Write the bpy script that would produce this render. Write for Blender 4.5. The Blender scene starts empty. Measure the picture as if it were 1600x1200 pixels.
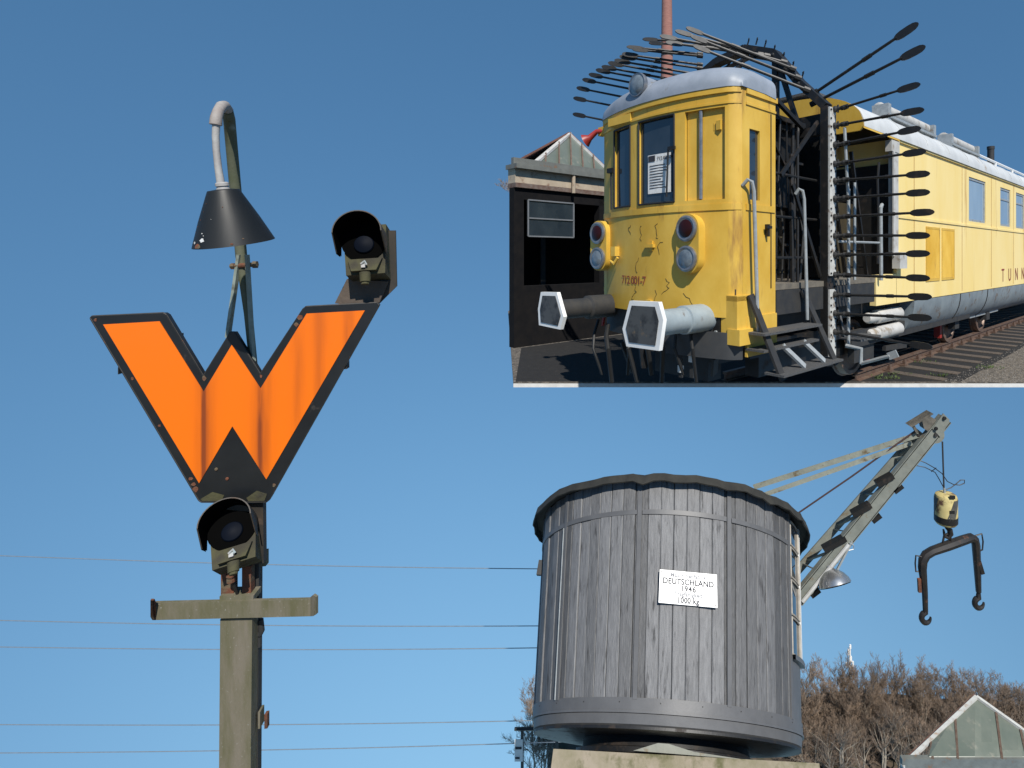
import bpy, math, random
from mathutils import Vector, Matrix
R = math.radians
random.seed(7)
scene = bpy.context.scene
col = scene.collection

# ---------------------------------------------------------------- camera
FOC, CX, CY = 850.0, 1000.0, 400.0          # focal length and optical axis, in units of a 1600 x 1200 frame
cd = bpy.data.cameras.new('camera'); cam = bpy.data.objects.new('camera', cd); col.objects.link(cam)
cam.location = (0, 0, 0); cam.rotation_euler = (R(90), 0, 0)
cd.sensor_width = 36; cd.lens = 36 * FOC / 1600
cd.shift_x = -(CX - 800) / 1600; cd.shift_y = -(600 - CY) / 1600
cd.clip_start = 0.05; cd.clip_end = 2000
scene.camera = cam

# ---------------------------------------------------------------- sky, sun, exposure
SUN = Vector((0.22, -0.63, 0.745)).normalized()          # towards the sun
elev = math.asin(SUN.z); azim = math.atan2(SUN.x, SUN.y)
world = bpy.data.worlds.new('World'); scene.world = world; world.use_nodes = True
nt = world.node_tree; nt.nodes.clear()
wo = nt.nodes.new('ShaderNodeOutputWorld'); bg = nt.nodes.new('ShaderNodeBackground')
sky = nt.nodes.new('ShaderNodeTexSky'); sky.sky_type = 'NISHITA'; sky.sun_disc = False
sky.sun_elevation = elev; sky.sun_rotation = azim
sky.air_density = 1.0; sky.dust_density = 0.0; sky.ozone_density = 1.5; sky.altitude = 300
tc = nt.nodes.new('ShaderNodeTexCoord'); mp = nt.nodes.new('ShaderNodeMapping')
mp.vector_type = 'POINT'; mp.inputs['Location'].default_value = (0, 0, 0.38); mp.inputs['Scale'].default_value = (1, 1, 0.30)
nt.links.new(tc.outputs['Generated'], mp.inputs['Vector']); nt.links.new(mp.outputs['Vector'], sky.inputs['Vector'])
hsv = nt.nodes.new('ShaderNodeHueSaturation'); hsv.inputs['Saturation'].default_value = 1.22; hsv.inputs['Hue'].default_value = 0.492
nt.links.new(sky.outputs['Color'], hsv.inputs['Color']); nt.links.new(hsv.outputs['Color'], bg.inputs['Color']); bg.inputs['Strength'].default_value = 0.098
nt.links.new(bg.outputs['Background'], wo.inputs['Surface'])
sd = bpy.data.lights.new('sun', 'SUN'); sd.energy = 4.8; sd.angle = R(0.5); sd.color = (1.0, 0.95, 0.87)
so = bpy.data.objects.new('sun', sd); col.objects.link(so); so.location = (5, -30, 40)
so.rotation_euler = SUN.to_track_quat('Z', 'Y').to_euler()
vs = scene.view_settings; vs.view_transform = 'Standard'; vs.look = 'None'; vs.exposure = 0.25; vs.gamma = 1.0
vs.use_curve_mapping = False

# ---------------------------------------------------------------- frames, mesh builder, things
class Frame:
    """A place of its own: origin and axes in world metres."""
    def __init__(s, o, x, y, z):
        s.o = Vector(o); s.r = Matrix((x, y, z)).transposed(); s.m = Matrix.Translation(s.o) @ s.r.to_4x4()
    def at(s, X, Y, axis, val):
        """local point measured off the photograph, lying on the local plane axis = val"""
        d = s.r.transposed() @ Vector(((X - CX) / FOC, 1, (CY - Y) / FOC)); o = s.r.transposed() @ (-s.o)
        t = (val - o[axis]) / d[axis]; return o + d * t

class MB:
    def __init__(s): s.v = []; s.f = []
    def add(s, vs_, fs):
        n = len(s.v); s.v += [tuple(p) for p in vs_]; s.f += [tuple(i + n for i in f) for f in fs]; return s
    def box(s, a, b):
        x0, y0, z0 = [min(p, q) for p, q in zip(a, b)]; x1, y1, z1 = [max(p, q) for p, q in zip(a, b)]
        return s.add([(x0,y0,z0),(x1,y0,z0),(x1,y1,z0),(x0,y1,z0),(x0,y0,z1),(x1,y0,z1),(x1,y1,z1),(x0,y1,z1)],
                     [(3,2,1,0),(4,5,6,7),(0,1,5,4),(1,2,6,5),(2,3,7,6),(3,0,4,7)])
    def bar(s, p, q, w, h, up=(0,0,1)):
        p, q, up = Vector(p), Vector(q), Vector(up); d = (q - p).normalized(); sx = d.cross(up)
        if sx.length < 1e-4: sx = d.cross(Vector((1,0,0)))
        sx.normalize(); u = sx.cross(d).normalized(); a, b = sx * w / 2, u * h / 2
        return s.add([p-a-b, p+a-b, p+a+b, p-a+b, q-a-b, q+a-b, q+a+b, q-a+b],
                     [(3,2,1,0),(4,5,6,7),(0,1,5,4),(1,2,6,5),(2,3,7,6),(3,0,4,7)])
    def tube(s, pts, r, n=8, cap=True):
        pts = [Vector(p) for p in pts]; m = len(pts); rs = r if isinstance(r, (list, tuple)) else [r] * m
        u = None; vv = []
        for i, p in enumerate(pts):
            d = (pts[min(i+1, m-1)] - pts[max(i-1, 0)]).normalized()
            if u is None:
                u = d.cross(Vector((0,0,1)))
                if u.length < 0.05: u = d.cross(Vector((1,0,0)))
            u = (u - d * u.dot(d)).normalized(); w = d.cross(u)
            for k in range(n):
                a = 2 * math.pi * k / n; vv.append(p + (u * math.cos(a) + w * math.sin(a)) * rs[i])
        ff = [(i*n+k, i*n+(k+1)%n, (i+1)*n+(k+1)%n, (i+1)*n+k) for i in range(m-1) for k in range(n)]
        if cap: ff += [tuple(range(n))[::-1], tuple((m-1)*n+k for k in range(n))]
        return s.add(vv, ff)
    def lathe(s, p, axis, prof, n=24, ref=None, cap=True):
        p, ax = Vector(p), Vector(axis).normalized()
        u = Vector(ref) if ref else ax.cross(Vector((0,0,1)) if abs(ax.z) < .9 else Vector((1,0,0)))
        u = (u - ax * u.dot(ax)).normalized(); w = ax.cross(u); m = len(prof)
        vv = [p + ax * t + (u * math.cos(2*math.pi*k/n) + w * math.sin(2*math.pi*k/n)) * r for t, r in prof for k in range(n)]
        ff = [(i*n+k, i*n+(k+1)%n, (i+1)*n+(k+1)%n, (i+1)*n+k) for i in range(m-1) for k in range(n)]
        if cap: ff += [tuple(range(n))[::-1], tuple((m-1)*n+k for k in range(n))]
        return s.add(vv, ff)
    def prism(s, poly, vec):
        vec = Vector(vec); n = len(poly); a = [Vector(p) for p in poly]
        return s.add(a + [p + vec for p in a], [tuple(range(n))[::-1], tuple(range(n, 2*n))] + [(i, (i+1)%n, n+(i+1)%n, n+i) for i in range(n)])
    def grid(s, rows, skip=None):
        m, n = len(rows), len(rows[0])
        return s.add([p for r in rows for p in r], [(i*n+k, i*n+k+1, (i+1)*n+k+1, (i+1)*n+k) for i in range(m-1) for k in range(n-1) if not (skip and skip(i, k))])
    def mesh(s, name, m, base=(0,0,0), smooth=35):
        b = Vector(base); me = bpy.data.meshes.new(name)
        me.from_pydata([(p[0]-b.x, p[1]-b.y, p[2]-b.z) for p in s.v], [], s.f)
        if m: me.materials.append(m)
        import bmesh
        bm = bmesh.new(); bm.from_mesh(me); bmesh.ops.recalc_face_normals(bm, faces=bm.faces); bm.to_mesh(me); bm.free()
        me.shade_smooth(); me.set_sharp_from_angle(angle=R(smooth)); me.update(); return me

def tag(o, label=None, cat=None, group=None, kind=None):
    if label: o['label'] = label
    if cat: o['category'] = cat
    if group: o['group'] = group
    if kind: o['kind'] = kind
    return o
def thing(name, fr, base, label, cat, group=None):
    o = bpy.data.objects.new(name, None); o.empty_display_size = .1; col.objects.link(o)
    o.matrix_world = fr.m @ Matrix.Translation(Vector(base)); o['base'] = tuple(base)
    return tag(o, label, cat, group)
def basep(o):
    while o.parent: o = o.parent
    return Vector(o['base'])
def part(name, mb, m, parent, label=None, smooth=35):
    o = bpy.data.objects.new(name, mb.mesh(name, m, basep(parent), smooth)); col.objects.link(o); o.parent = parent
    if label: o['label'] = label
    return o
def solo(name, mb, m, fr, base, label=None, cat=None, group=None, kind=None, smooth=35):
    o = bpy.data.objects.new(name, mb.mesh(name, m, base, smooth)); col.objects.link(o)
    o.matrix_world = fr.m @ Matrix.Translation(Vector(base)); return tag(o, label, cat, group, kind)
def text_mesh(txt, size, space=1.0, align='LEFT', bold=0.0):
    c = bpy.data.curves.new('lettering', 'FONT'); c.body = txt; c.size = size; c.space_character = space; c.align_x = align
    c.resolution_u = 3; c.offset = bold; o = bpy.data.objects.new('lettering', c); col.objects.link(o)
    bpy.context.view_layer.update(); me = o.evaluated_get(bpy.context.evaluated_depsgraph_get()).to_mesh()
    out = ([tuple(v.co) for v in me.vertices], [tuple(p.vertices) for p in me.polygons])
    bpy.data.objects.remove(o); bpy.data.curves.remove(c); return out

# ---------------------------------------------------------------- materials
MATS = {}
def mat(name, c, c2=None, rough=.6, metal=0, scale=6, stretch=(1,1,1), lo=.35, hi=.65, dirt=None, dscale=3, dlo=.58, dhi=.68,
        dstretch=(1,1,1), bump=0, bscale=30, bstretch=None, rand=0, spec=.5, detail=6, coat=0):
    if name in MATS: return MATS[name]
    m = bpy.data.materials.new(name); m.use_nodes = True; t = m.node_tree; N = t.nodes; L = t.links
    b = N['Principled BSDF']; b.inputs['Roughness'].default_value = rough; b.inputs['Metallic'].default_value = metal
    b.inputs['Specular IOR Level'].default_value = spec; b.inputs['Coat Weight'].default_value = coat
    tcn = N.new('ShaderNodeTexCoord'); src = tcn.outputs['Object']
    if rand:
        oi = N.new('ShaderNodeObjectInfo'); mu = N.new('ShaderNodeMath'); mu.operation = 'MULTIPLY'; mu.inputs[1].default_value = 37.0
        L.new(oi.outputs['Random'], mu.inputs[0]); ad = N.new('ShaderNodeVectorMath'); L.new(src, ad.inputs[0]); L.new(mu.outputs[0], ad.inputs[1]); src = ad.outputs[0]
    def noise(sc, st, det=detail):
        mpn = N.new('ShaderNodeMapping'); mpn.inputs['Scale'].default_value = st; L.new(src, mpn.inputs['Vector'])
        nn = N.new('ShaderNodeTexNoise'); nn.inputs['Scale'].default_value = sc; nn.inputs['Detail'].default_value = det; nn.inputs['Roughness'].default_value = .62
        L.new(mpn.outputs[0], nn.inputs['Vector']); return nn.outputs['Fac']
    def ramp(f, a, z):
        r = N.new('ShaderNodeMapRange'); r.inputs[1].default_value = a; r.inputs[2].default_value = z; L.new(f, r.inputs[0]); return r.outputs[0]
    def mix(f, a, z):
        x = N.new('ShaderNodeMix'); x.data_type = 'RGBA'
        if f is not None: L.new(f, x.inputs[0])
        for i, q in ((6, a), (7, z)):
            if isinstance(q, (tuple, list)): x.inputs[i].default_value = (*q, 1)
            else: L.new(q, x.inputs[i])
        return x.outputs[2]
    cc = mix(ramp(noise(scale, stretch), lo, hi), c, c2 or tuple(k * .8 for k in c))
    if rand:
        hs = N.new('ShaderNodeHueSaturation'); r2 = N.new('ShaderNodeMapRange'); r2.inputs[3].default_value = 1 - rand; r2.inputs[4].default_value = 1 + rand
        L.new(oi.outputs['Random'], r2.inputs[0]); L.new(r2.outputs[0], hs.inputs['Value']); L.new(cc, hs.inputs['Color']); cc = hs.outputs[0]
    if dirt:
        df = ramp(noise(dscale, dstretch, 8), dlo, dhi); cc = mix(df, cc, dirt)
        rr = N.new('ShaderNodeMapRange'); rr.inputs[3].default_value = rough; rr.inputs[4].default_value = max(rough, .8); L.new(df, rr.inputs[0]); L.new(rr.outputs[0], b.inputs['Roughness'])
    L.new(cc, b.inputs['Base Color'])
    if bump:
        bp = N.new('ShaderNodeBump'); bp.inputs['Strength'].default_value = bump; bp.inputs['Distance'].default_value = .01
        L.new(noise(bscale, bstretch or stretch, 4), bp.inputs['Height']); L.new(bp.outputs[0], b.inputs['Normal'])
    m['cc'] = 1; MATS[name] = m; return m

M_rodst = mat('worn dark rod steel', (.028,.028,.028), (.055,.053,.05), .45, .2, scale=14)
RUST = (.13, .045, .018)
M_yellow = mat('railcar yellow paint', (.54,.315,.03), (.66,.43,.075), .48, scale=1.9, stretch=(1,1,.6), dirt=(.25,.125,.03), dscale=3.2, dlo=.585, dhi=.74, dstretch=(1.6,1.6,.28), bump=.05, bscale=8)
M_offw = mat('greyed white paint', (.50,.49,.46), (.40,.39,.37), .55, scale=5, dirt=(.24,.20,.15), dscale=5, dlo=.56, dhi=.68)
M_pale = mat('sunlit yellow paint', (.84,.67,.30), (.80,.60,.21), .5, scale=1.2, stretch=(1,1,.25), dirt=(.38,.19,.05), dscale=2.0, dlo=.62, dhi=.75, dstretch=(1.6,1,.14), bump=.06, bscale=5)  # paler yellow paints in the strong sun on the body side
M_roof = mat('grey roof paint', (.27,.30,.35), (.20,.23,.27), .5, scale=3, dirt=(.16,.15,.14), dscale=5, dlo=.62, dhi=.70, bump=.08, bscale=14)
M_roof2 = mat('pale grey roof sheet', (.56,.57,.56), (.45,.46,.46), .5, scale=2, stretch=(1,1,.4), dirt=(.28,.22,.16), dscale=2.2, dlo=.6, dhi=.72, bump=.06)
M_black = mat('black steel', (.008,.008,.0085), (.013,.012,.011), .5, scale=9, dirt=(.03,.02,.014), dscale=7, dlo=.56, dhi=.7, bump=.1, bscale=40)
M_dark = mat('dark underframe', (.02,.021,.023), (.035,.033,.03), .7, scale=7, bump=.15)
M_rubber = mat('black rubber', (.012,.012,.012), None, .6)
M_steel = mat('galvanised grey steel', (.40,.42,.42), (.30,.32,.32), .45, .3, scale=12, dirt=(.2,.12,.07), dscale=9, dlo=.62, dhi=.72)
M_plate = mat('pale perforated steel', (.55,.55,.52), (.42,.42,.40), .55, scale=10, dirt=(.16,.12,.09), dscale=8, dlo=.56, dhi=.66)
M_chrome = mat('chrome trim', (.34,.34,.35), (.22,.22,.22), .35, .7, scale=14)
M_glass = mat('window glass', (.015,.022,.032), (.03,.04,.05), .05, scale=2, spec=.9, coat=.6)
M_glass2 = mat('glass with painted sky reflection', (.33,.42,.50), (.26,.34,.42), .06, scale=1.2, stretch=(1,1,.3), spec=.8, coat=.6)  # pale blue base paints in the bright sky mirrored by the panes
M_lens = mat('clear lamp glass', (.20,.24,.27), (.10,.12,.14), .15, scale=9, coat=.6)
M_redlens = mat('dark red lamp glass', (.03,.005,.004), None, .3, spec=.3)
M_white = mat('white enamel', (.80,.80,.78), (.70,.70,.68), .4, scale=5, dirt=(.4,.36,.3), dscale=5, dlo=.63, dhi=.75)
M_bufgrey = mat('worn buffer face', (.07,.07,.068), (.025,.024,.024), .55, scale=5, lo=.45, hi=.58, dirt=(.13,.10,.07), dscale=9, dlo=.62, dhi=.7)
M_buf = mat('grey buffer casing', (.28,.33,.35), (.22,.26,.28), .5, scale=5, dirt=(.12,.09,.07), dscale=6, dlo=.62, dhi=.72)
M_tank = mat('grey skirt paint', (.22,.26,.28), (.16,.19,.21), .5, scale=3, dirt=(.13,.09,.06), dscale=4, dlo=.57, dhi=.68, bump=.1, bscale=6)
M_red = mat('red paint', (.30,.025,.018), None, .45)
M_letter = mat('dark red lettering', (.22,.02,.02), (.30,.06,.03), .6)
M_rail = mat('rusty rail', (.12,.07,.05), (.17,.12,.09), .5, .3, scale=10)
M_sleeper = mat('old timber sleeper', (.11,.085,.065), (.06,.047,.037), .9, scale=10, stretch=(1,6,6), bump=.3)
M_paper = mat('printed notice paper', (.72,.72,.70), (.60,.60,.58), .8, scale=30)
M_ink = mat('black print', (.03,.03,.04), None, .8)
M_fade = mat('faded grey print', (.22,.22,.24), (.30,.30,.30), .8, scale=60)
M_grating = mat('worn step grating', (.09,.09,.09), (.05,.05,.05), .7, scale=60, bump=.5, bscale=90)
M_ground = mat('track bed gravel', (.10,.085,.07), (.055,.048,.04), .95, scale=5, dirt=(.19,.165,.135), dscale=16, dlo=.5, dhi=.62, bump=1, bscale=45, detail=10)
M_bedshade = mat('shade-black track bed', (.012,.011,.010), (.007,.0065,.0065), .95, scale=6, dirt=(.028,.024,.02), dscale=14, dlo=.58, dhi=.68, bump=1, bscale=40, detail=10)  # near-black colour carries the shade under and beside the railcar
M_stone = mat('gravel stones', (.17,.155,.135), (.10,.09,.08), .9, scale=7)
M_weed = mat('small green weeds', (.05,.09,.02), (.08,.11,.03), .8)
M_conc = mat('pale concrete edge', (.62,.61,.58), (.52,.51,.48), .85, scale=8, bump=.2)
M_shedshade = mat('shaded shed boards', (.006,.006,.007), (.010,.009,.009), .95, spec=.15, scale=6, bump=.2)  # near-black stands for the shade on and inside the shed
M_beige = mat('beige render', (.42,.35,.26), (.33,.27,.20), .9, scale=3, dirt=(.20,.12,.08), dscale=4, dlo=.56, dhi=.66, bump=.2)
M_tile = mat('red roof tiles', (.22,.09,.06), (.16,.075,.055), .85, scale=6, bump=.3)
M_gglass = mat('grey-green roof glazing', (.105,.125,.105), (.14,.155,.13), .35, scale=1.5, stretch=(1,1,.4), dirt=(.20,.195,.16), dscale=2.0, dlo=.58, dhi=.72, dstretch=(2,2,.3))
M_lead = mat('grey lead flashing', (.15,.155,.14), (.11,.115,.105), .6, scale=5, dirt=(.17,.10,.06), dscale=5, dlo=.6, dhi=.7)
M_barge = mat('white painted barge board', (.52,.52,.50), (.40,.39,.37), .55, scale=6, dirt=(.32,.2,.12), dscale=6, dlo=.58, dhi=.68)
M_brick = mat('red chimney brick', (.33,.15,.11), (.26,.11,.085), .9, scale=1.6, stretch=(1,1,5), bump=.2)

# ================================================================ THE YELLOW RAILCAR'S YARD (frame P2: x along the train, y to its far side, z up)
u = Vector((884, 850, 0)).normalized(); yv = Vector((-u.y, u.x, 0))
P2 = Frame((.1812 * 5.83, 5.83, -1.62), u, yv, (0, 0, 1))
WRLD = Frame((0,0,0), (1,0,0), (0,1,0), (0,0,1))
GZ = -.40                                                   # ground in P2
def loc2(x, y, z): return tuple(P2.r.transposed() @ (Vector((x, y, z)) - P2.o))
gz = -1.62 + GZ
# ground: gravel yard on a concrete deck whose edge is in view
FY = 8.72
def s_edge(y): return (FY + .02 - P2.o.y - yv.y * y) / u.y
poly = [(-2.03, FY), (10.5, FY), (26, 16), (30, 27), (10, 31), (-3.9, 31), (-4.85, 20)]
g = MB().prism([(x, y, gz - .02) for x, y in poly], (0, 0, .02))
solo('ground', g, M_ground, WRLD, (0, 0, gz), kind='structure')
def w2(s_, y_): p = P2.m @ Vector((s_, y_, 0)); return (p.x, p.y)
shaded_poly = [(-2.0, FY + .03), (w2(s_edge(-.75), -.75)[0], FY + .03), w2(22, -.45), w2(22, 2.9), w2(12, 6.9), w2(1.6, 6.95)]
solo('shaded_bed', MB().prism([(x, y, gz + .0005) for x, y in shaded_poly], (0, 0, .004)), M_bedshade, WRLD, (0, 0, gz), kind='structure')  # dark sheet laid where the ground lies in shade
g = MB().prism([(x, y, gz - .085) for x, y in poly], (0, 0, .062))
solo('concrete_deck', g, M_conc, WRLD, (0, 0, gz), kind='structure')
st = MB()
for i in range(9000):
    t = random.random() ** 1.7; y = FY + .04 + t * 12; x0 = y * .36 + .3; x = x0 + random.random() * (y * .75 - x0 + 1.0)
    p = loc2(x, y, 0)
    if p[1] > -.55: continue
    r = random.uniform(.008, .026); a = random.random() * 6.3
    pts = [(x + r*math.cos(a + k*1.571) * random.uniform(.7,1.2), y + r*math.sin(a + k*1.571) * random.uniform(.7,1.2), gz - .004) for k in range(4)] + [(x, y, gz + r * random.uniform(.5, .9))]
    st.add(pts, [(0,1,4),(1,2,4),(2,3,4),(3,0,4)])
solo('gravel_stones', st, M_stone, WRLD, (4, 9, gz), 'loose grey-brown gravel lying beside the rail', 'gravel', kind='stuff')
wd = MB()
for cxp, cyp in ((1392, 592), (1400, 585), (1470, 588), (1372, 590), (1545, 575), (1440, 566)):
    c = WRLD.at(cxp, cyp, 2, gz)
    for k in range(46):
        a = random.random() * 6.3; rr = random.random() * .16; h = random.uniform(.02, .06)
        b = Vector((c.x + rr*math.cos(a)*1.6, c.y + rr*math.sin(a), gz)); w = Vector((math.cos(a*3), math.sin(a*3), 0)) * .012
        wd.add([b - w, b + w, b + Vector((math.cos(a)*.02, math.sin(a)*.02, h))], [(0,1,2)])
solo('weeds', wd, M_weed, WRLD, (4, 9, gz), 'tiny green weeds sprouting in the gravel beside the rail', 'weeds', kind='stuff')

# the bank added unseen below to block sky fill and bounce warm light
bounce_ground = MB().grid([[(x, y, -6.6 - .25 * math.sin(x * .21) * math.cos(y * .17) + (0 if y < 3 else -(y - 3) * .35)) for x in range(-70, 71, 7)] for y in list(range(-80, 4, 7)) + [4.6, 6.4]])
solo('bounce_ground', bounce_ground, mat('added unseen bounce ground', (.16,.13,.085), (.10,.095,.055), 1, scale=.8, dirt=(.2,.18,.15), dscale=2, bump=.6, bscale=6), WRLD, (0, 0, -6.6), kind='structure', smooth=60)

# track
RZ = -.25
tr = thing('railway_track', P2, (3, 1.2, GZ), 'rusty railway track under the yellow railcar with timber sleepers', 'railway track')
for yy in (.45, 1.92):
    prof = [(-.065,0),(.065,0),(.065,.012),(.012,.03),(.012,.10),(.036,.115),(.036,.15),(-.036,.15),(-.036,.115),(-.012,.10),(-.012,.03),(-.065,.012)]
    s0 = s_edge(yy - .07)
    part('rail', MB().prism([(s0, yy + a, RZ - .15 + b) for a, b in prof], (24, 0, 0)), M_rail, tr)
sl = MB().box((-.12, -.55, GZ - .05), (.12, 2.3, GZ + .015)); slm = sl.mesh('sleeper', M_sleeper, (0, 0, GZ))
ch = MB().box((-.09, -.14, GZ+.016), (.09, .14, GZ+.04)).box((-.03,-.12,GZ+.04),(.03,-.075,GZ+.10)).box((-.03,.075,GZ+.04),(.03,.12,GZ+.10)).tube([(0,-.1,GZ+.1),(0,-.1,GZ+.13)],.016,6)
chm = ch.mesh('rail_chair', M_rail, (0, 0, GZ))
for i in range(36):
    s = 4.9 + i * .68
    o = bpy.data.objects.new('sleeper', slm); col.objects.link(o); o.parent = tr; o.location = (s - 3, random.uniform(-.03,.03) - 1.2, 0)
    if i < 22:
        o = bpy.data.objects.new('rail_chair', chm); col.objects.link(o); o.parent = tr; o.location = (s - 3, .45 - 1.2, 0)

# railcar
rc = thing('railcar', P2, (6, 1.15, GZ), 'yellow railcar with domed grey cab roof and a black measuring arch', 'railcar')
W = 2.28
def fs(y):
    v = abs(y - W/2) / (W/2); return -.24 * (1 - v*v) + .13 * .5 * max(0, (v - .90) / .10) ** 2
ys = sorted(set([round(W * k / 44, 3) for k in range(45)] + [.10, .14, .60, .74, 1.30, 1.47, 1.85, .03, W-.03]))
stations = [(.72, 0), (.62, 0), (.40, 0), (.20, 0)] + [(fs(y), y) for y in ys] + [(.30, W), (.72, W)]
def inset(st_, i, d):
    a = Vector(st_[max(i-1,0)]); b = Vector(st_[min(i+1,len(st_)-1)]); t = (b - a).normalized(); return Vector(st_[i]) + Vector((-t.y, t.x)) * -d
def idx(y): return 4 + min(range(len(ys)), key=lambda k: abs(ys[k] - y))
zs = [.95, 1.5, 2.14, 2.24, 2.28, 3.02, 3.24, 3.28, 3.46]
holes = {'a': (idx(1.47), idx(1.85), 3, 6), 'b': (idx(.74), idx(1.30), 3, 6), 'c': (idx(.14), idx(.60), 3, 6), 'd': (2, 3, 3, 5)}
def inhole(k, i): return any(h[2] <= k < h[3] and h[0] <= i < h[1] for h in holes.values())
cab = MB()
cab.grid([[(s[0], s[1], z) for s in stations] for z in zs], lambda k, i: inhole(k, i))
for (i0, i1, k0, k1) in holes.values():                    # window reveals
    inn = [inset(stations, i, .05) for i in range(len(stations))]
    for k in (k0, k1): cab.grid([[(*stations[i], zs[k]) for i in range(i0, i1+1)], [(*inn[i], zs[k]) for i in range(i0, i1+1)]])
    for i in (i0, i1): cab.grid([[(*stations[i], zs[k]) for k in range(k0, k1+1)], [(*inn[i], zs[k]) for k in range(k0, k1+1)]])
cabo = part('cab_body', cab, M_yellow, rc)
part('cab_floor', MB().box((0, .04, 1.20), (.70, W-.04, 1.26)), M_dark, rc)
part('cab_rear_wall', MB().box((.66, .03, .95), (.70, W-.03, 3.44)), M_yellow, rc)
def ribbon(y0, y1, z0, z1, d, n=14, th=.012):
    mb = MB(); yy = [y0 + (y1 - y0) * k / n for k in range(n+1)]
    mb.grid([[(fs(y) + d, y, z0) for y in yy], [(fs(y) + d, y, z1) for y in yy], [(fs(y) + d + th, y, z1) for y in yy], [(fs(y) + d + th, y, z0) for y in yy], [(fs(y) + d, y, z0) for y in yy]])
    return mb
for key, (y0, y1) in (('a', (1.47, 1.85)), ('b', (.74, 1.30))):
    f = MB().tube([(fs(y) - .004, y, z) for y, z in ((y0,2.24),(y0,3.24))], .012, 6).tube([(fs(y) - .004, y, z) for y, z in ((y1,2.24),(y1,3.24))], .012, 6)
    for z in (2.24, 3.24): f.tube([(fs(y0 + (y1-y0)*k/8) - .004, y0 + (y1-y0)*k/8, z) for k in range(9)], .012, 6)
    w = part('window', f, M_rubber, cabo); part('pane', ribbon(y0, y1, 2.24, 3.24, .035), M_glass, cabo)
part('window', MB().box((.19, .03, 2.24), (.41, .04, 3.03)), M_glass, cabo, 'side window of the cab')
ip = part('window_panel', ribbon(.14, .60, 2.24, 3.24, .045), M_yellow, cabo, 'yellow blanked front window beside the corner pillar')
part('trim_strip', MB().tube([(fs(.42) + .02, .42, 2.25), (fs(.42) + .02, .42, 3.23)], .022, 8), M_chrome, cabo)
part('hinge', MB().box((fs(.22)+.012, .19, 3.00), (fs(.22)+.045, .25, 3.10)).box((fs(.22)+.02, .28, 3.0), (fs(.28)+.045, .33, 3.08)), M_yellow, cabo)
part('waist_band', ribbon(-.0, W, 2.12, 2.19, -.012, 44), M_yellow, cabo)
part('waist_band', MB().box((.13, -.012, 2.12), (.70, .0, 2.19)), M_yellow, cabo)
part('cornice', ribbon(0, W, 3.39, 3.45, -.022, 44, .03), M_yellow, cabo)
part('cornice', ribbon(0, W, 3.27, 3.295, -.012, 44), M_yellow, cabo)
part('cornice', MB().box((.13, -.02, 3.39), (.74, .0, 3.45)), M_yellow, cabo)
part('cornice', MB().box((.13, -.012, 3.27), (.72, .0, 3.295)), M_yellow, cabo)
part('route_board', MB().box((fs(1.62)-.05, 1.44, 3.28), (fs(1.62)+.05, 1.86, 3.38)), M_yellow, cabo)
part('wiper', MB().tube([(fs(.80)-.03,.80,2.85),(fs(.82)-.035,.82,2.30)],.012,6).box((fs(.74)-.05,.70,2.83),(fs(.74)-.02,.80,2.87)), M_black, cabo)
part('wiper', MB().tube([(fs(1.9)-.03,1.90,2.72),(fs(1.88)-.035,1.88,2.22)],.012,6).box((fs(1.9)-.06,1.85,2.70),(fs(1.9)-.01,1.95,2.76)), M_black, cabo)
# notice behind the glass
nb = MB().grid([[(fs(y) + .022, y, z) for y in (1.16, .98, .80)] for z in (2.36, 2.82)]); no = part('notice', nb, M_paper, cabo, 'white printed notice behind the cab window')
ink = MB()
ink.grid([[(fs(y) + .018, y, z) for y in (1.15, 1.04)] for z in (2.74, 2.81)])
for k in range(9):
    z = 2.42 + k * .033; y1 = random.uniform(.83, .95)
    ink.grid([[(fs(y) + .018, y, q) for y in (1.13, y1)] for q in (z, z + .010)])
part('print', ink, M_ink, no)
def text_front(txt, size, y0, z0, m, parent, d=-.006, space=1.0):
    v, f = text_mesh(txt, size, space, bold=.0006); mb = MB(); mb.add([(fs(y0 - p[0]) + d, y0 - p[0], z0 + p[1]) for p in v], f)
    return part('lettering', mb, m, parent)
text_front('712 001-7', .06, 1.01, 2.745, M_ink, no, .017, .9)
text_front('712 001-7', .145, 1.655, 1.275, M_letter, cabo, -.006, .82)
# roof dome of the cab
rows = []
for i in range(15):
    a = i / 14 * math.pi / 2 if i < 15 else 0
    row = []
    for k in range(41):
        v = -1 + 2 * k / 40; e = 4.0
        vv = math.copysign(abs(math.sin(v * math.pi / 2)) , v)
        y = W/2 + vv * (W/2 + .025); f0 = fs(min(max(y, 0), W)) - .03
        t = 1 - math.cos(a); sd_ = f0 + t * .42
        hh = .34 * max(0, 1 - abs(vv) ** e) ** (1/e) * max(0, math.sin(a)) ** .8
        row.append((sd_, y, 3.45 + hh))
    rows.append(row)
rows.append([(.70, p[1], p[2] - .02) for p in rows[-1]])
part('cab_roof', MB().grid(rows), M_roof, rc, smooth=60)
hl = P2.at(997, 133, 0, -.24)
h = MB().lathe(hl, (1, 0, 0), [(0,.132),(.02,.138),(.05,.125),(.55,.10)], 24)
ho = part('roof_headlight', h, M_roof, rc); part('rim', MB().lathe(hl, (1,0,0), [(-.025,.125),(-.03,.140),(0,.146),(.025,.142)], 24), M_chrome, ho)
part('lens', MB().lathe(hl, (1,0,0), [(-.05,.03),(-.042,.09),(-.02,.125)], 24), M_lens, ho)
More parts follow.
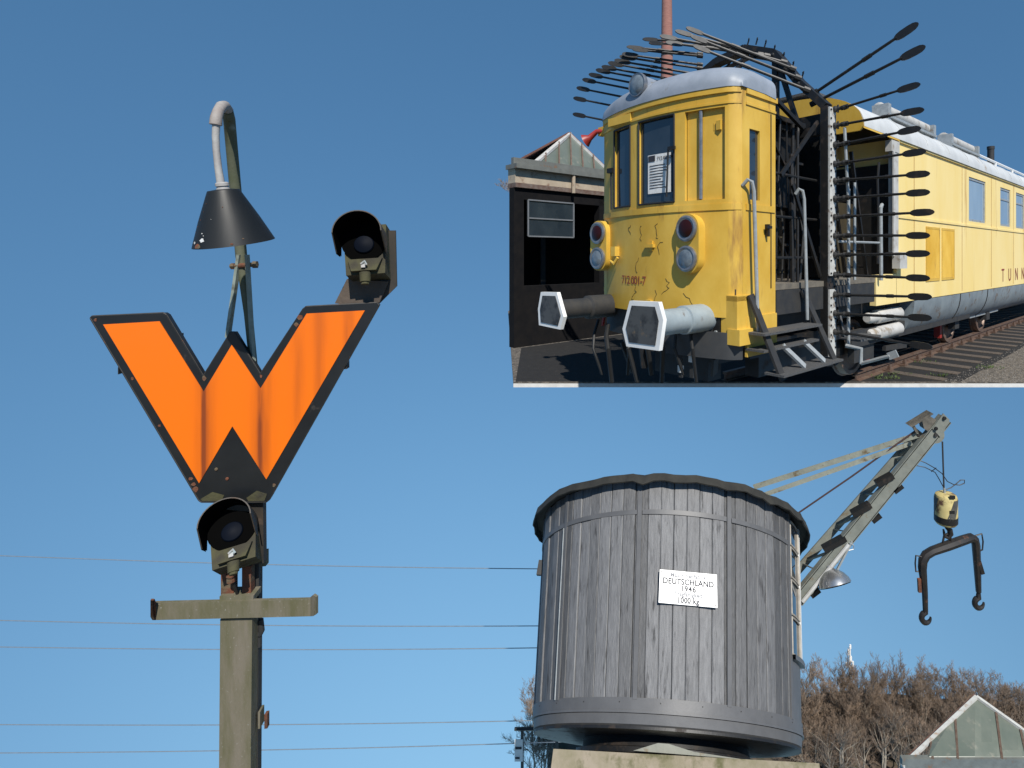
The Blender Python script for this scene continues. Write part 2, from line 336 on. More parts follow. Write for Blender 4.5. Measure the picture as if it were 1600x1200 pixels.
# horn
hb = P2.at(945, 205, 0, .15); he = P2.at(914, 220, 0, .0)
part('horn', MB().tube([hb, hb.lerp(he,.4) + Vector((0,0,.05)), hb.lerp(he,.75) + Vector((0,0,.01)), he], [.03,.035,.045,.10], 12), M_red, rc)
part('horn_bracket', MB().box(hb - Vector((.04,.05,.06)), hb + Vector((.04,.10,.06))), M_yellow, rc)
# headlight clusters
for yc, s0, nm in ((.52, -.24, 'r'), (2.14, -.18, 'l')):
    sta = [(math.cos(t), math.sin(t)) for t in [math.pi * k / 12 for k in range(13)]]; rr = .165; z1, z0 = 1.925, 1.59
    pl = [(s0, yc + a * rr, z1 + b * rr) for a, b in sta] + [(s0, yc - a * rr, z0 - b * rr) for a, b in sta]
    ho = part('lamp_housing', MB().prism(pl, (.36, 0, 0)), M_yellow, rc)
    for zc, m in ((z1, M_redlens), (z0, M_lens)):
        part('lamp_rim', MB().lathe((s0 - .015, yc, zc), (1,0,0), [(-.015,.112),(-.022,.125),(-.012,.145),(.02,.145)], 28), M_chrome, ho)
        part('lens', MB().lathe((s0 - .03, yc, zc), (1,0,0), [(-.02,.03),(-.012,.08),(.008,.115)], 24), m, ho)
# small fittings and rivets on the front
part('hook', MB().box((fs(1.78)-.09,1.72,1.62),(fs(1.78)+.02,1.80,1.74)).tube([(fs(1.78)-.06,1.83,1.56),(fs(1.78)-.07,1.76,1.52),(fs(1.78)-.06,1.70,1.60)],.02,6), M_yellow, cabo)
part('bracket', MB().box((fs(1.1)-.04,1.02,1.72),(fs(1.1)+.01,1.16,1.76)).box((fs(1.1)-.02,1.05,1.68),(fs(1.1)+.01,1.13,1.80)), M_yellow, cabo)
part('bracket', MB().box((fs(1.1)-.04,1.06,1.04),(fs(1.1)+.01,1.14,1.10)), M_yellow, cabo)
# cracks in the paint, each a thin proud dark flake line
cr = MB()
for (cy_, cz_), n in (((1.46,2.00),5),((1.25,1.98),6),((.98,2.0),6),((.72,1.95),5),((1.36,1.25),7),((1.02,1.22),6),((.86,1.36),9),((.62,1.2),4),((1.30,1.6),5),((.9,1.78),4)):
    y, z = cy_, cz_
    for k in range(n):
        y2 = y + random.uniform(-.045,.045); z2 = z - random.uniform(.0,.055)
        cr.bar((fs(y)-.002, y, z), (fs(y2)-.002, y2, z2), .004, random.uniform(.0015,.004), (1,0,0)); y, z = y2, z2
part('paint_crack', cr, mat('bare rusty metal', (.05,.025,.012), None, .8), cabo)
# buffer beam, skirt, buffers
part('buffer_beam', ribbon(.0, W, .62, .96, .05, 30, .05), M_dark, rc)
part('front_skirt', ribbon(.0, 1.35, .50, .79, -.02, 24, .03), mat('dark grey skirt', (.035,.038,.042), (.05,.05,.05), .5, scale=5), rc)
part('front_skirt', MB().box((.13,-.02,.52),(.72,.01,.96)), M_yellow, rc, 'yellow corner of the cab skirt')
SB = -1.05
for bc, bw, poly_ in (((1003,508), 1, [(735,680),(915,688),(945,800),(918,993),(715,965),(690,855)]), ((860,485), 0, [(180,625),(280,627),(322,780),(300,860),(168,832),(162,730)])):
    pts = [P2.at(800 + x/4, 300 + y/4, 0, SB) for x, y in poly_]; c = P2.at(*bc, 0, SB)
    bu = part('buffer', MB().lathe((SB + .05, c.y, c.z), (1,0,0), [(0,.10),(.02,.135),(.55,.135),(.56,.155),(1.05,.155)] if bw else [(0,.10),(.02,.12),(.5,.12),(.52,.15),(1.1,.15)], 24), M_buf if bw else M_dark, rc)
    part('buffer_plate', MB().prism(pts, (.05,0,0)), M_white, bu)
    part('buffer_face', MB().prism([c + (p - c) * .80 - Vector((.006,0,0)) for p in pts], (.012,0,0)), M_bufgrey, bu)
    if bw:
        part('mounting_plate', MB().box((-.06, c.y-.20, c.z-.19), (-.02, c.y+.20, c.z+.19)), M_black, bu)
        for a in (-.15,.15):
            for b in (-.15,.15): part('bolt', MB().lathe((-.06, c.y+a, c.z+b), (-1,0,0), [(0,.02),(.02,.02)], 6), M_steel, bu)
        part('buffer_bracket', MB().box((-.05, c.y-.42, c.z-.22), (.3, c.y-.21, c.z+.25)).box((-.05, c.y-.42, c.z+.20), (.2, c.y+.30, c.z+.26)).box((-.06, c.y-.46, c.z-.27), (.3, c.y-.30, c.z-.1)), M_yellow, rc)
    else:
        part('buffer_bracket', MB().box((.0, c.y-.2, c.z+.17), (.3, c.y+.25, c.z+.24)), M_yellow, rc)
for k, (X, rr) in enumerate(((935,.02),(950,.03),(975,.024),(990,.028),(1012,.03),(1028,.028),(1062,.02),(1082,.02))):
    a = P2.at(X, 500 + (k % 3) * 8, 0, -.12); b = P2.at(X + 6, 585 + (k % 2) * 12, 0, -.25); c = P2.at(X - 8 + (k%3)*8, 545, 0, -.35)
    part('brake_hose', MB().tube([a, a.lerp(c,.5)+Vector((-.03,0,0)), c, c.lerp(b,.5), b], rr, 8), M_rubber, rc)
for X, y0 in ((938,470),(944,485),(1045,522)):
    a = P2.at(X, y0 + 10, 0, -.16); part('cock_handle', MB().bar(a, a + Vector((0,.03,-.12)), .03, .025), M_red, rc)
for X in (1064, 1081):
    a = P2.at(X, 560, 0, -.1); part('step_iron', MB().bar(a + Vector((0,0,.12)), a - Vector((0,0,.22)), .05, .02, (1,0,0)), M_dark, rc); part('white_mark', MB().box(a + Vector((-.025,-.03,-.04 if X > 1070 else -.16)), a + Vector((.015,.03,.04 if X > 1070 else -.08))), M_white, rc)
part('front_bogie', MB().box((.9,.35,.12),(3.2,.55,.45)).box((.9,1.75,.12),(3.2,1.95,.45)).box((.5,.2,.42),(3.0,2.1,.60)).box((.35,.7,.1),(.6,1.6,.5)), M_black, rc)
part('snow_guard', MB().bar((.05,.35,.48),(.15,.45,.26),.10,.03,(0,1,0)), M_dark, rc); part('snow_guard', MB().bar((.05,1.9,.48),(.15,1.8,.08),.10,.03,(0,1,0)), M_dark, rc)
part('coupling', MB().tube([(-.25,1.15,.80),(-.32,1.15,.55),(-.28,1.15,.30)],.05,8).box((-.32,1.05,.74),(.0,1.25,.88)), M_black, rc)
# cab door handle, handrails
part('door_handle', MB().box((.50,-.05,1.84),(.53,0,1.98)).box((.46,-.06,1.93),(.56,-.03,1.96)), M_black, rc)
part('door_seam', MB().box((.615,-.006,1.25),(.63,.001,3.25)), M_black, rc)
for s0, z1, z0 in ((0.10, 2.44, .80), (1.16, 2.43, .84)):
    part('handrail', MB().tube([(s0-.03,.0 if s0 < 1 else -.02,z1-.06),(s0-.02,-.06,z1),(s0+.03,-.08,z1-.02),(s0+.06,-.085,z1-.12),(s0+.09,-.09,1.6),(s0+.13,-.09,z0)], .022, 8), M_steel, rc)
# open platform, steps, equipment
part('platform_deck', MB().box((.72, .02, 1.22), (4.3, W, 1.29)), mat('worn timber deck', (.16,.14,.11), (.10,.09,.075), .9, scale=9, stretch=(1,5,1), bump=.2), rc)
part('platform_beam', MB().box((.74, .0, .93), (1.86, .06, 1.215)).box((2.2, .0, .93), (3.45, .06, 1.215)), M_dark, rc)
part('frame_beam', MB().box((.1, .25, .70), (20, .35, .93)).box((.1, 1.9, .70), (20, 2.0, .93)), M_dark, rc)
part('underframe', MB().box((.3, .5, .35), (2.8, 1.8, .72)).box((4.6,.5,.3),(6.6,1.8,.72)), M_black, rc)
for z, s0, s1, y0 in ((.80, .10, 1.34, -.26), (.62, .12, 1.30, -.24), (.37, .22, 1.56, -.42)):
    part('step_tread', MB().box((s0, y0, z - .025), (s1, y0 + .24, z)), M_grating, rc)
for a, b, c, m in (((.16,-.04,1.2),(.30,-.36,.30),.10,M_dark),((1.30,-.02,1.2),(1.50,-.36,.30),.10,M_dark),((.55,-.2,.62),(.75,-.36,.38),.07,M_steel),((1.0,-.2,.62),(1.2,-.36,.38),.07,M_steel)): part('step_stringer', MB().bar(a, b, .03, c, (1,0,0)), m, rc)
part('equipment_cabinet', MB().box((.95, .75, 1.29), (1.9, 1.9, 2.25)).box((1.1, .9, 2.25), (1.8, 1.9, 3.35)), mat('dark oily machinery', (.022,.020,.016), (.05,.043,.026), .6, scale=12, bump=.4), rc)
part('shade_screen', MB().box((.74, .20, 1.29), (.80, 2.1, 3.42)).box((1.0, .42, 2.3), (1.9, .46, 3.40)).box((.8, .30, 3.36), (1.95, 2.2, 3.42)), M_black, rc)  # black sheets added to darken the open platform behind the cab
part('shade_screen', MB().box((2.25, .25, 1.29), (2.30, 2.2, 3.6)), M_black, rc)  # another added black sheet, shade for the bay behind the arch
part('shade_screen', MB().box((4.24, .05, 1.30), (4.28, 2.2, 3.12)), M_black, rc)  # added black sheet standing for shade on the body's end wall
part('tool_box', MB().box((.80, .35, 1.62), (1.25, .7, 1.74)), M_yellow, rc)
part('guard_rail', MB().tube([(.78,.12,2.62),(1.9,.12,2.62)],.018,6).tube([(.78,.12,2.1),(1.9,.12,2.1)],.018,6).tube([(.78,.12,1.6),(1.9,.12,1.6)],.018,6).tube([(.82,.12,1.29),(.82,.12,3.4)],.022,6).tube([(1.42,.12,1.29),(1.42,.12,3.2)],.022,6).tube([(1.30,.12,1.29),(1.30,.14,2.9)],.03,6), M_black, rc)
part('brace', MB().bar((.9,.3,2.3),(1.7,.3,1.3),.04,.03).bar((.9,.3,3.3),(1.8,.3,2.4),.04,.03).bar((1.7,.2,3.3),(.9,.2,3.6),.05,.05), M_black, rc)
lat = MB()
for k in range(9): lat.bar((1.05+.09*k,.62,1.35),(1.05+.09*k,.62,2.2),.02,.02)
for k in range(7): lat.bar((1.0,.61,1.4+.12*k),(1.9,.61,1.4+.12*k),.015,.02)
part('mesh_guard', lat, mat('brassy mesh', (.10,.085,.05), None, .5, .4), rc)
for k in range(7):
    s0 = .86 + .15 * k; part('cable_run', MB().tube([(s0, .28, 1.30), (s0 + random.uniform(-.06,.06), .26, 1.9), (s0 + random.uniform(-.1,.1), .30, 2.6), (s0, .3, 3.35)], random.uniform(.012,.028), 6), M_black if k % 3 else M_rodst, rc)
for z in (1.75, 2.25, 2.85): part('shelf', MB().box((.82,.32,z),(1.92,.75,z+.03)), M_black, rc)
part('panel', MB().box((.84,.34,1.86),(1.15,.38,2.1)), mat('faded yellow panel', (.20,.13,.02), (.13,.085,.015), .7, scale=6), rc)
part('diagonal_stay', MB().bar((1.9,.06,1.35),(1.2,.06,2.5),.03,.05), M_black, rc); part('diagonal_stay', MB().bar((1.0,.10,2.6),(1.9,.10,3.4),.03,.05), M_black, rc)
for k in range(5): part('lamp_fitting', MB().box((2.36,.2+.3*k,3.05),(2.5,.34+.3*k,3.3)), M_black, rc)
# measuring arch
SG = 2.0
ring = [(.02,.17),(.02,3.60),(.42,4.02),(.80,4.52),(1.30,4.72),(1.84,4.66),(2.34,4.45),(2.62,4.05),(2.62,.3)]
am = MB()
for a, b in zip(ring, ring[1:]): am.bar((SG, *a), (SG, *b), .17, .10, (0, 1, .001) if abs(a[0]-b[0]) < .01 else (0,0,1))
for a, b in zip(ring, ring[1:]):
    am.bar((SG+.20, a[0]+.03, a[1]-.05), (SG+.20, b[0]+.03, b[1]-.05), .05, .05, (0, 1, .001) if abs(a[0]-b[0]) < .01 else (0,0,1))
for k in range(len(ring)-1):
    a, b = ring[k], ring[k+1]; n = max(2, int(math.hypot(a[0]-b[0], a[1]-b[1]) / .22))
    for j in range(n):
        t = j / n; t2 = (j+1)/n; p = (SG+.08, a[0]+(b[0]-a[0])*t, a[1]+(b[1]-a[1])*t); q = (SG+.20, a[0]+(b[0]-a[0])*t2+.03, a[1]+(b[1]-a[1])*t2-.05)
        am.bar(p, q, .02, .02, (0,.3,1))
am.bar((SG,.02,3.3),(SG,2.58,3.3),.10,.12).bar((SG-.6,.4,3.3),(SG,.4,3.35),.08,.08).bar((SG-.9,1.25,3.6),(SG,1.25,4.7),.06,.06).bar((SG,.4,3.3),(SG,.8,4.5),.06,.06).bar((SG,.8,3.3),(SG,.8,4.5),.08,.08)
for k in range(7):
    t = k / 6; y = .42 + t * .9; z = 4.08 + math.sin(t*1.5) * .72
    am.tube([(SG+.05, y, z), (SG+.05, y-.03, z+.08)], .012, 5).tube([(SG+.02, y-.05, z+.08), (SG+.08, y, z+.09)], .010, 5)
arch = part('arch_frame', am, M_black, rc, 'black bolted arch frame around the loading gauge')
pm = MB()
for z0, z1 in ((.25, 1.18), (1.36, 3.58)): pm.box((SG-.07, -.058, z0), (SG+.10, -.034, z1))
ap = part('bracket_plate', pm, M_plate, arch)
bm_ = MB()
for k in range(34):
    z = .3 + k * .098
    for ds in (-.045, .075):
        if random.random() < .85: bm_.lathe((SG+ds, -.058, z + random.uniform(-.02,.02)), (0,-1,0), [(0,.014),(.012,.014)], 6)
part('bolts', bm_, M_black, ap)
part('guide_pipe', MB().tube([(SG+.12,-.22,.42),(SG+.12,-.22,2.5)],.022,8).tube([(SG+.30,-.22,1.3),(SG+.30,-.22,2.6)],.020,8).tube([(SG+.12,-.22,2.3),(SG+.05,-.20,3.3)],.02,8), M_steel, arch)
def rod(base, tip, width=.085, plen=.27, upv=(0,0,1), r=.017):
    b, t = Vector(base), Vector(tip); d = (t - b).normalized(); side = (Vector(upv) - d * d.dot(Vector(upv))).normalized(); nn = d.cross(side)
    mb = MB().tube([b, b.lerp(t, .55), t - d * plen * .9], [r, r, r*.85], 8).tube([b - d*.03, b + d*.06], r*1.9, 8).tube([b.lerp(t,.5), b.lerp(t,.58)], r*1.35, 8)
    pr = [(0,.16),(.06,.30),(.14,.42),(.3,.5),(.6,.5),(.82,.44),(.94,.28),(1,.08)]
    pl = [t - d*plen*(1-a) + side*width*w for a, w in pr] + [t - d*plen*(1-a) - side*width*w for a, w in reversed(pr)]
    mb.prism([p - nn*.008 for p in pl], nn*.016); return mb
pairs = [((1318,168),(1438,131)),((1318,194),(1444,171)),((1320,224),(1439,200)),((1320,254),(1447,236)),((1320,281),(1453,271)),((1320,309),(1453,300)),((1322,338),(1460,331)),((1322,368),(1453,368)),((1322,398),(1453,396)),((1322,430),(1453,435)),((1322,461),(1456,464)),((1322,491),(1456,497)),((1318,520),(1457,543))]
for a, b in pairs:
    pa, pb = P2.at(*a, 0, SG+.05), P2.at(*b, 0, SG+.05)
    ro = part('feeler_rod', rod(pa, pb), M_black, arch)
    part('rod_socket', MB().lathe((pa.x, -.06, pa.z), (0,-1,0), [(0,.045),(.03,.04),(.04,.024),(.12,.024),(.13,.036),(.17,.03)], 10).tube([(pa.x,-.11,pa.z-.05),(pa.x,-.11,pa.z+.05)],.014,6), M_rodst, arch)
part('folded_rod', MB().tube([P2.at(1345,568,0,SG), P2.at(1346,545,0,SG), P2.at(1322,540,0,SG)], .025, 8).tube([P2.at(1345,568,0,SG), P2.at(1390,556,0,SG)], .022, 8).bar(P2.at(1388,557,0,SG), P2.at(1402,552,0,SG), .02, .09), M_steel, arch)
for a, b in (((1272,146),(1435,36)),((1270,162),(1446,72))):
    part('feeler_rod', rod(P2.at(*a,0,SG+.05), P2.at(*b,0,SG+.05), .10, .30, r=.022), M_black, arch)
# rods fanned on the far side of the arch
left = [((895,178),.20),((896,153),.20),((901,137),.20),((910,124),.20),((920,116),.20),((931,109),.19),((940,104),.185),((950,98),.18),((960,94),.17),((968,88),.15),((972,84),.14),((979,73),.10),((988,77),.10),((1004,61),.06),((1014,67),.05)]
for (tp, sl_) in left:
    t = P2.at(*tp, 0, 1.0); wd_ = .078 if tp[0] < 975 else .06; b_ = P2.at(1095, tp[1] + sl_ * (1095 - tp[0]), 0, SG - .05)
    part('feeler_rod', rod(b_, t, wd_, .27, r=.019), M_black, arch)
# rods folded forward over the cab roof
for (tp, bp_) in (((1072,43),(1240,108)),((1055,48),(1226,98)),((1031,56),(1200,88)),((1079,56),(1248,122)),((1083,71),(1262,141)),((1040,66),(1190,86))):
    t = P2.at(*tp, 0, .85); part('feeler_rod', rod(P2.at(*bp_, 0, SG - .08), t, .085, .26, (.3,.3,.9), r=.022), M_rodst, arch)
for k in range(6):
    t = k / 5; part('ball_joint', MB().lathe((SG-.06, .30+.5*t, 3.86+.62*t), (0,.6,.8), [(-.04,.01),(-.026,.03),(0,.04),(.026,.03),(.04,.01)], 10), M_rodst, arch)
# main body
S0, S1, BW = 4.30, 24.0, 2.34
sx = [S0, 5.4, 8.18, 9.44, 10.72, 11.70, 12.30, 13.25, 15.0, 16.2, 18, 19.2, S1]
bz = [.86, 1.35, 2.25, 2.36, 3.30, 3.52]
hol = [(2,3),(4,5),(6,7),(8,9),(10,11)]
bd = MB().grid([[(s, 0, z) for s in sx] for z in bz], lambda k, i: k == 3 and any(a == i for a, b in hol))
for i0, i1 in hol:
    a, b = sx[i0], sx[i1]
    for z in (2.36, 3.30): bd.grid([[(a,0,z),(b,0,z)],[(a,.06,z),(b,.06,z)]])
    for q in (a, b): bd.grid([[(q,0,2.36),(q,0,3.30)],[(q,.06,2.36),(q,.06,3.30)]])
bd.grid([[(S0, y, z) for y in (0, BW)] for z in (1.29, 3.52)])
bd.grid([[(s, BW, z) for s in (S0, S1)] for z in (.86, 3.52)]).grid([[(S1, y, z) for y in (0, BW)] for z in (.86, 3.52)])
body = part('body', bd, M_pale, rc)
part('body_sill', MB().box((3.52, .004, .86), (S0, .10, 1.33)), M_pale, rc)
part('waist_rail', MB().box((S0, -.018, 2.24), (S1, -.001, 2.285)), M_pale, body)
part('eaves_rail', MB().box((S0-.3, -.03, 3.47), (S1, -.001, 3.53)), M_pale, body)
for i0, i1 in hol:
    a, b = sx[i0], sx[i1]
    fr = MB().box((a, .015, 2.36), (a+.05, .05, 3.30)).box((b-.05, .015, 2.36), (b, .05, 3.30)).box((a+.05, .015, 2.36), (b-.05, .05, 2.41)).box((a+.05, .015, 3.25), (b-.05, .05, 3.30))
    if i0 > 2: fr.box((a+.05,.015,3.0),(b-.05,.05,3.04))
    w = part('window', fr, M_steel, body); part('pane', MB().box((a+.03, .03, 2.39), (b-.03, .036, 3.27)), M_glass2, w)
for a, b in ((5.62, 6.34), (6.46, 7.20)):
    gr = MB().box((a, -.012, 1.16), (a+.03, 0, 2.15)).box((b-.03, -.012, 1.16), (b, 0, 2.15)).box((a+.03, -.012, 1.16), (b-.03, 0, 1.20)).box((a+.03, -.012, 2.11), (b-.03, 0, 2.15))
    go = part('vent_grille', gr, M_yellow, body)
    for k in range(11):
        q = a + .05 + k * (b - a - .1) / 11; part('slat', MB().prism([(q,-.003,1.205),(q+.022,-.022,1.205),(q+.045,-.003,1.205)], (0,0,.90)), M_yellow, go)
v, f = text_mesh('TUNNEL', .46, 2.75); part('lettering', MB().add([(10.82 + p[0]*.95, -.006, .99 + p[1]) for p in v], f), M_letter, body)
# seams on the side
for s in (5.05, 7.7, 9.9, 12.0): part('panel_seam', MB().box((s, -.004, .90), (s+.018, .0005, 3.45)), mat('rusty seam', (.30,.16,.05), (.50,.30,.08), .7, scale=4), body)
# roof of the body
def roofz(y): v = (y - BW/2) / (BW/2 + .05); return 3.50 + .58 * max(0, 1 - abs(v) ** 2.3) ** (1/2.3)
yr = [BW/2 + (BW/2 + .05) * math.sin(math.pi * (k / 28 - .5)) for k in range(29)]
part('body_roof', MB().grid([[(s, y, roofz(y)) for y in yr] for s in [2.95] + [S0 + 1.2*k for k in range(17)]]), M_roof2, rc, smooth=60)
part('canopy_lining', MB().grid([[(s, y, roofz(y) - .03) for y in yr] for s in (2.96, S0)]), M_yellow, rc, smooth=60)
en = [(2.95, y, roofz(y)) for y in yr]; part('roof_end', MB().prism(en + [(2.95, BW, 3.44), (2.95, 0, 3.44)], (.04,0,0)), M_yellow, rc, 'yellow arched end of the body roof')
for k in range(13): s = 4.4 + k * 1.2; part('roof_seam', MB().tube([(s, y, roofz(y) + .004) for y in yr[1:15]], .010, 5), M_roof2, rc)
part('corner_post', MB().box((4.10, -.03, 1.62), (4.30, .05, 3.40)).box((4.0,-.04,3.28),(4.32,.06,3.46)).box((4.05,-.05,1.62),(4.11,-.03,3.28)), M_offw, rc, 'white corner post of the body')
part('junction_box', MB().box((4.12, -.12, 1.42), (4.42, -.0, 1.68)), M_offw, rc)
for X, z1 in (((1372, 308), 2.38),):
    part('grab_rail', MB().tube([(3.62,-.03,2.36),(3.60,-.05,2.40),(3.55,-.05,2.36),(3.57,-.05,1.25)], .028, 8).tube([(2.4,.05,1.82),(3.6,-.04,1.82)],.018,6), M_steel, rc)
ld = MB().bar((3.2,.25,3.2),(3.75,.25,1.3),.05,.04).bar((3.2,.6,3.2),(3.75,.6,1.3),.05,.04)
for k in range(7): ld.tube([(3.26+.075*k,.25,3.0-.26*k),(3.26+.075*k,.6,3.0-.26*k)],.015,5)
part('ladder', ld, M_black, rc)
part('recess_block', MB().box((2.9,.7,1.29),(4.25,1.9,2.5)), mat('dark recess shade', (.025,.019,.009), (.045,.033,.012), .8, scale=5), rc)  # dark box added to fill the recess with shade
part('cable_loop', MB().tube([(3.9,.12,3.1),(3.8,.10,2.8),(3.86,.11,2.2),(3.80,.1,1.5)],.02,6), M_black, rc)
# roof gear
for a, b, X in ((4.6, 6.9, 0), (7.9, 9.9, 0)):
    yy = .42; zz = roofz(yy)
    part('exhaust_silencer', MB().lathe((a, yy, zz + .16), (1,0,0), [(0,.08),(.02,.11),(b-a-.02,.11),(b-a,.08)], 16), M_offw, rc)
    part('silencer_bracket', MB().box((a-.02, yy-.18, zz-.12), (a+.10, yy+.1, zz+.22)).box((b-.10, yy-.18, zz-.12), (b+.02, yy+.1, zz+.22)).box((a, yy-.2, zz-.02), (b, yy-.12, zz+.02)), M_steel, rc)
part('walkway', MB().box((3.0,.75,roofz(.75)+.10),(7.5,1.5,roofz(.75)+.14)), M_grating, rc)
part('roof_rail', MB().tube([(10.2,.40,roofz(.4)+.12),(15.4,.40,roofz(.4)+.12)],.03,6).tube([(10.2,.40,roofz(.4)-.05),(10.2,.40,roofz(.4)+.12)],.03,6).tube([(12,.40,roofz(.4)-.05),(12,.40,roofz(.4)+.12)],.03,6).tube([(13.8,.40,roofz(.4)-.05),(13.8,.40,roofz(.4)+.12)],.03,6).tube([(15.4,.40,roofz(.4)-.05),(15.4,.40,roofz(.4)+.12)],.03,6), M_white, rc)
# lower skirt
def sk(t): return (.0 + .42 * (1 - math.cos(t * math.pi / 2)), .85 - .66 * math.sin(t * math.pi / 2))
part('lower_skirt', MB().grid([[(s, *sk(k/8)) for k in range(9)] for s in (5.05, 7.0, 9.3, 12, 15, 18, 21, 24)]).prism([(5.05, *sk(k/8)) for k in range(9)] + [(5.05, .42, .85)], (.03,0,0)), M_tank, rc)
for s in (7.6, 9.6): part('skirt_seam', MB().tube([(s, sk(k/8)[0]-.004, sk(k/8)[1]) for k in range(9)], .012, 5), M_dark, rc)
part('foot_board', MB().box((9.2,.25,.20),(11.6,.42,.28)), M_steel, rc)
for z, s0, s1 in ((.66, 3.5, 4.75), (.40, 3.55, 4.75)):
    part('air_cylinder', MB().lathe((s0, .14, z), (1,0,0), [(0,.06),(.05,.085),(.3,.085),(.31,.11),(s1-s0-.04,.11),(s1-s0,.08)], 16), M_offw, rc)
part('side_step', MB().box((2.30,-.30,.48),(2.95,-.02,.51)).bar((2.4,-.02,.5),(2.45,.1,.95),.03,.05), M_grating, rc)
def wheel(s, y, r=.44):
    o = part('wheel', MB().lathe((s, y, RZ + r), (0,1,0), [(0,.10),(.01,.14),(.03,.17),(.035,r-.09),(.0,r-.07),(.0,r-.01),(.02,r),(.11,r+.005),(.12,r+.035),(.145,r+.03),(.15,.1)], 28), M_rail, rc)
    part('axle_box', MB().box((s-.14, y-.16, RZ+r-.13), (s+.14, y-.02, RZ+r+.13)), M_dark, o)
for s in (3.55, 8.2, 10.6): wheel(s, .39); wheel(s, 1.86)
part('bogie_frame', MB().box((3.0,.15,.25),(8.8,.25,.5)).box((3.2,.2,.0),(3.9,.3,.3)).bar((4.3,.2,.1),(5.2,.2,.05),.06,.08), M_dark, rc)
for s in (4.05, 7.6): part('brake_block', MB().box((s,.38,-.10),(s+.12,.5,.26)), M_red, rc)

# shed behind the railcar
SY = 7.0
sa = P2.at(805, 259, 1, SY)
sh = thing('engine_shed', P2, (4, SY, GZ), 'dark open shed with beige parapet and glazed hipped roof behind the railcar', 'shed')
e0, e1 = sa.x, 11.0
ztop = P2.at(880, 266, 1, SY).z; zb = P2.at(880, 293, 1, SY).z
part('parapet', MB().box((e0, SY, zb), (e1, SY + .3, ztop - .10)), M_beige, sh)
part('brick_course', MB().box((e0, SY - .02, zb - .10), (e1, SY + .3, zb)), mat('dark brick course', (.10,.055,.04), (.16,.13,.11), .9, scale=9), sh)
part('interior_post', MB().box((3.2,SY+1.6,GZ),(3.35,SY+1.75,zb)), M_dark, sh)
part('gutter', MB().box((e0 - .05, SY - .14, ztop - .10), (e1, SY + .32, ztop)), M_lead, sh)
dp = P2.at(897, 285, 1, SY - .1); part('downpipe', MB().tube([(dp.x, SY-.08, ztop-.1), (dp.x, SY-.08, zb-.12)], .045, 8), M_beige, sh)
part('front_wall', MB().box((e0, SY + .05, GZ), (e0 + .25, SY + .25, zb - .1)).box((e0+.25, SY + .05, GZ), (e1, SY + .25, GZ + 1.35)).box((3.9, SY+.05, GZ+1.35), (4.3, SY+.25, zb-.1)).box((e0+.25, SY+.05, zb-.35), (e1, SY+.25, zb-.1)), M_shedshade, sh)
sw = (P2.r.transposed() @ Vector((-.20, 1, 0))); sw = sw * (3.2 / sw.y); ex = e0 + sw.x      # the end wall runs off square to the yard, not to the track
part('end_wall', MB().prism([(e0, SY + .25, GZ), (e0 + .12, SY + .25, GZ), (ex + .12, SY + 3.2, GZ), (ex, SY + 3.2, GZ)], (0, 0, ztop - .1 - GZ)), M_shedshade, sh)
part('back_wall', MB().box((ex, SY + 3.2, GZ), (e1, SY + 3.3, ztop - .1)), M_shedshade, sh)
part('roof_deck', MB().prism([(e0, SY + .3, ztop - .14), (e1, SY + .3, ztop - .14), (e1, SY + 3.3, ztop - .14), (ex, SY + 3.3, ztop - .14)], (0, 0, .10)), M_shedshade, sh)
wa, wb = P2.at(826, 312, 1, SY), P2.at(897, 371, 1, SY)
fr = MB(); 
for a, b in (((wa.x,wa.z),(wb.x,wa.z)),((wa.x,wb.z),(wb.x,wb.z)),((wa.x,wa.z),(wa.x,wb.z)),((wb.x,wa.z),(wb.x,wb.z)),((wa.x,(wa.z+wb.z)/2),(wb.x,(wa.z+wb.z)/2))): fr.bar((a[0],SY+.02,a[1]),(b[0],SY+.02,b[1]),.03,.03)
wo_ = part('window', fr, mat('grey window frame', (.16,.17,.18), None, .6), sh); part('pane', MB().box((wa.x,SY+.03,wb.z),(wb.x,SY+.04,wa.z)), M_glass, wo_)
# glazed hip
apx = P2.at(890, 209, 1, SY + 1.1); lb = P2.at(829, 257, 1, SY + .1); rb = P2.at(962, 268, 1, SY + .1); lb.z = ztop; rb.z = ztop + .01
n = 6; tops = []; bots = []
for k in range(n + 1):
    t = k / n; b = lb.lerp(rb, t); ta = .44
    tp = lb.lerp(apx, t/ta) if t < ta else apx.lerp(rb, (t-ta)/(1-ta)); bots.append(b); tops.append(tp)
# break the panes at the apex
ks = [0, .15, .30, .44, .58, .72, .86, 1]; cols_ = []
for t in ks: cols_.append((lb.lerp(rb, t), lb.lerp(apx, t/.44) if t <= .44 else apx.lerp(rb, (t-.44)/.56)))
for (b0, t0), (b1, t1) in zip(cols_, cols_[1:]):
    pl = [b0, b1, t1, t0] if (t0-b0).length > .01 and (t1-b1).length > .01 else ([b0, b1, t1] if (t0-b0).length <= .01 else [b0, b1, t0])
    part('roof_pane', MB().prism(pl, (0, .012, .02)), M_gglass, sh)
for b, t in cols_[1:-1]: part('glazing_bar', MB().bar(b + Vector((0,-.03,.02)), t + Vector((0,-.03,.02)), .035, .05), M_rail, sh)
bk = Vector((apx.x + 1.6, SY + 3.2, apx.z))
part('barge_board', MB().bar(lb, apx, .12, .06).bar(apx, rb, .12, .06), M_barge, sh)
part('tiled_slope', MB().prism([Vector((lb.x - .45, SY + .1, ztop)), apx + Vector((-.02,0,0)), bk, Vector((lb.x - .45 + 2.2, SY + 3.2, ztop))], (0,0,.05)), M_tile, sh)
part('roof_slope', MB().prism([rb, apx + Vector((.02,0,0)), bk, Vector((rb.x, SY + 3.2, ztop))], (0,0,.05)), M_tile, sh)
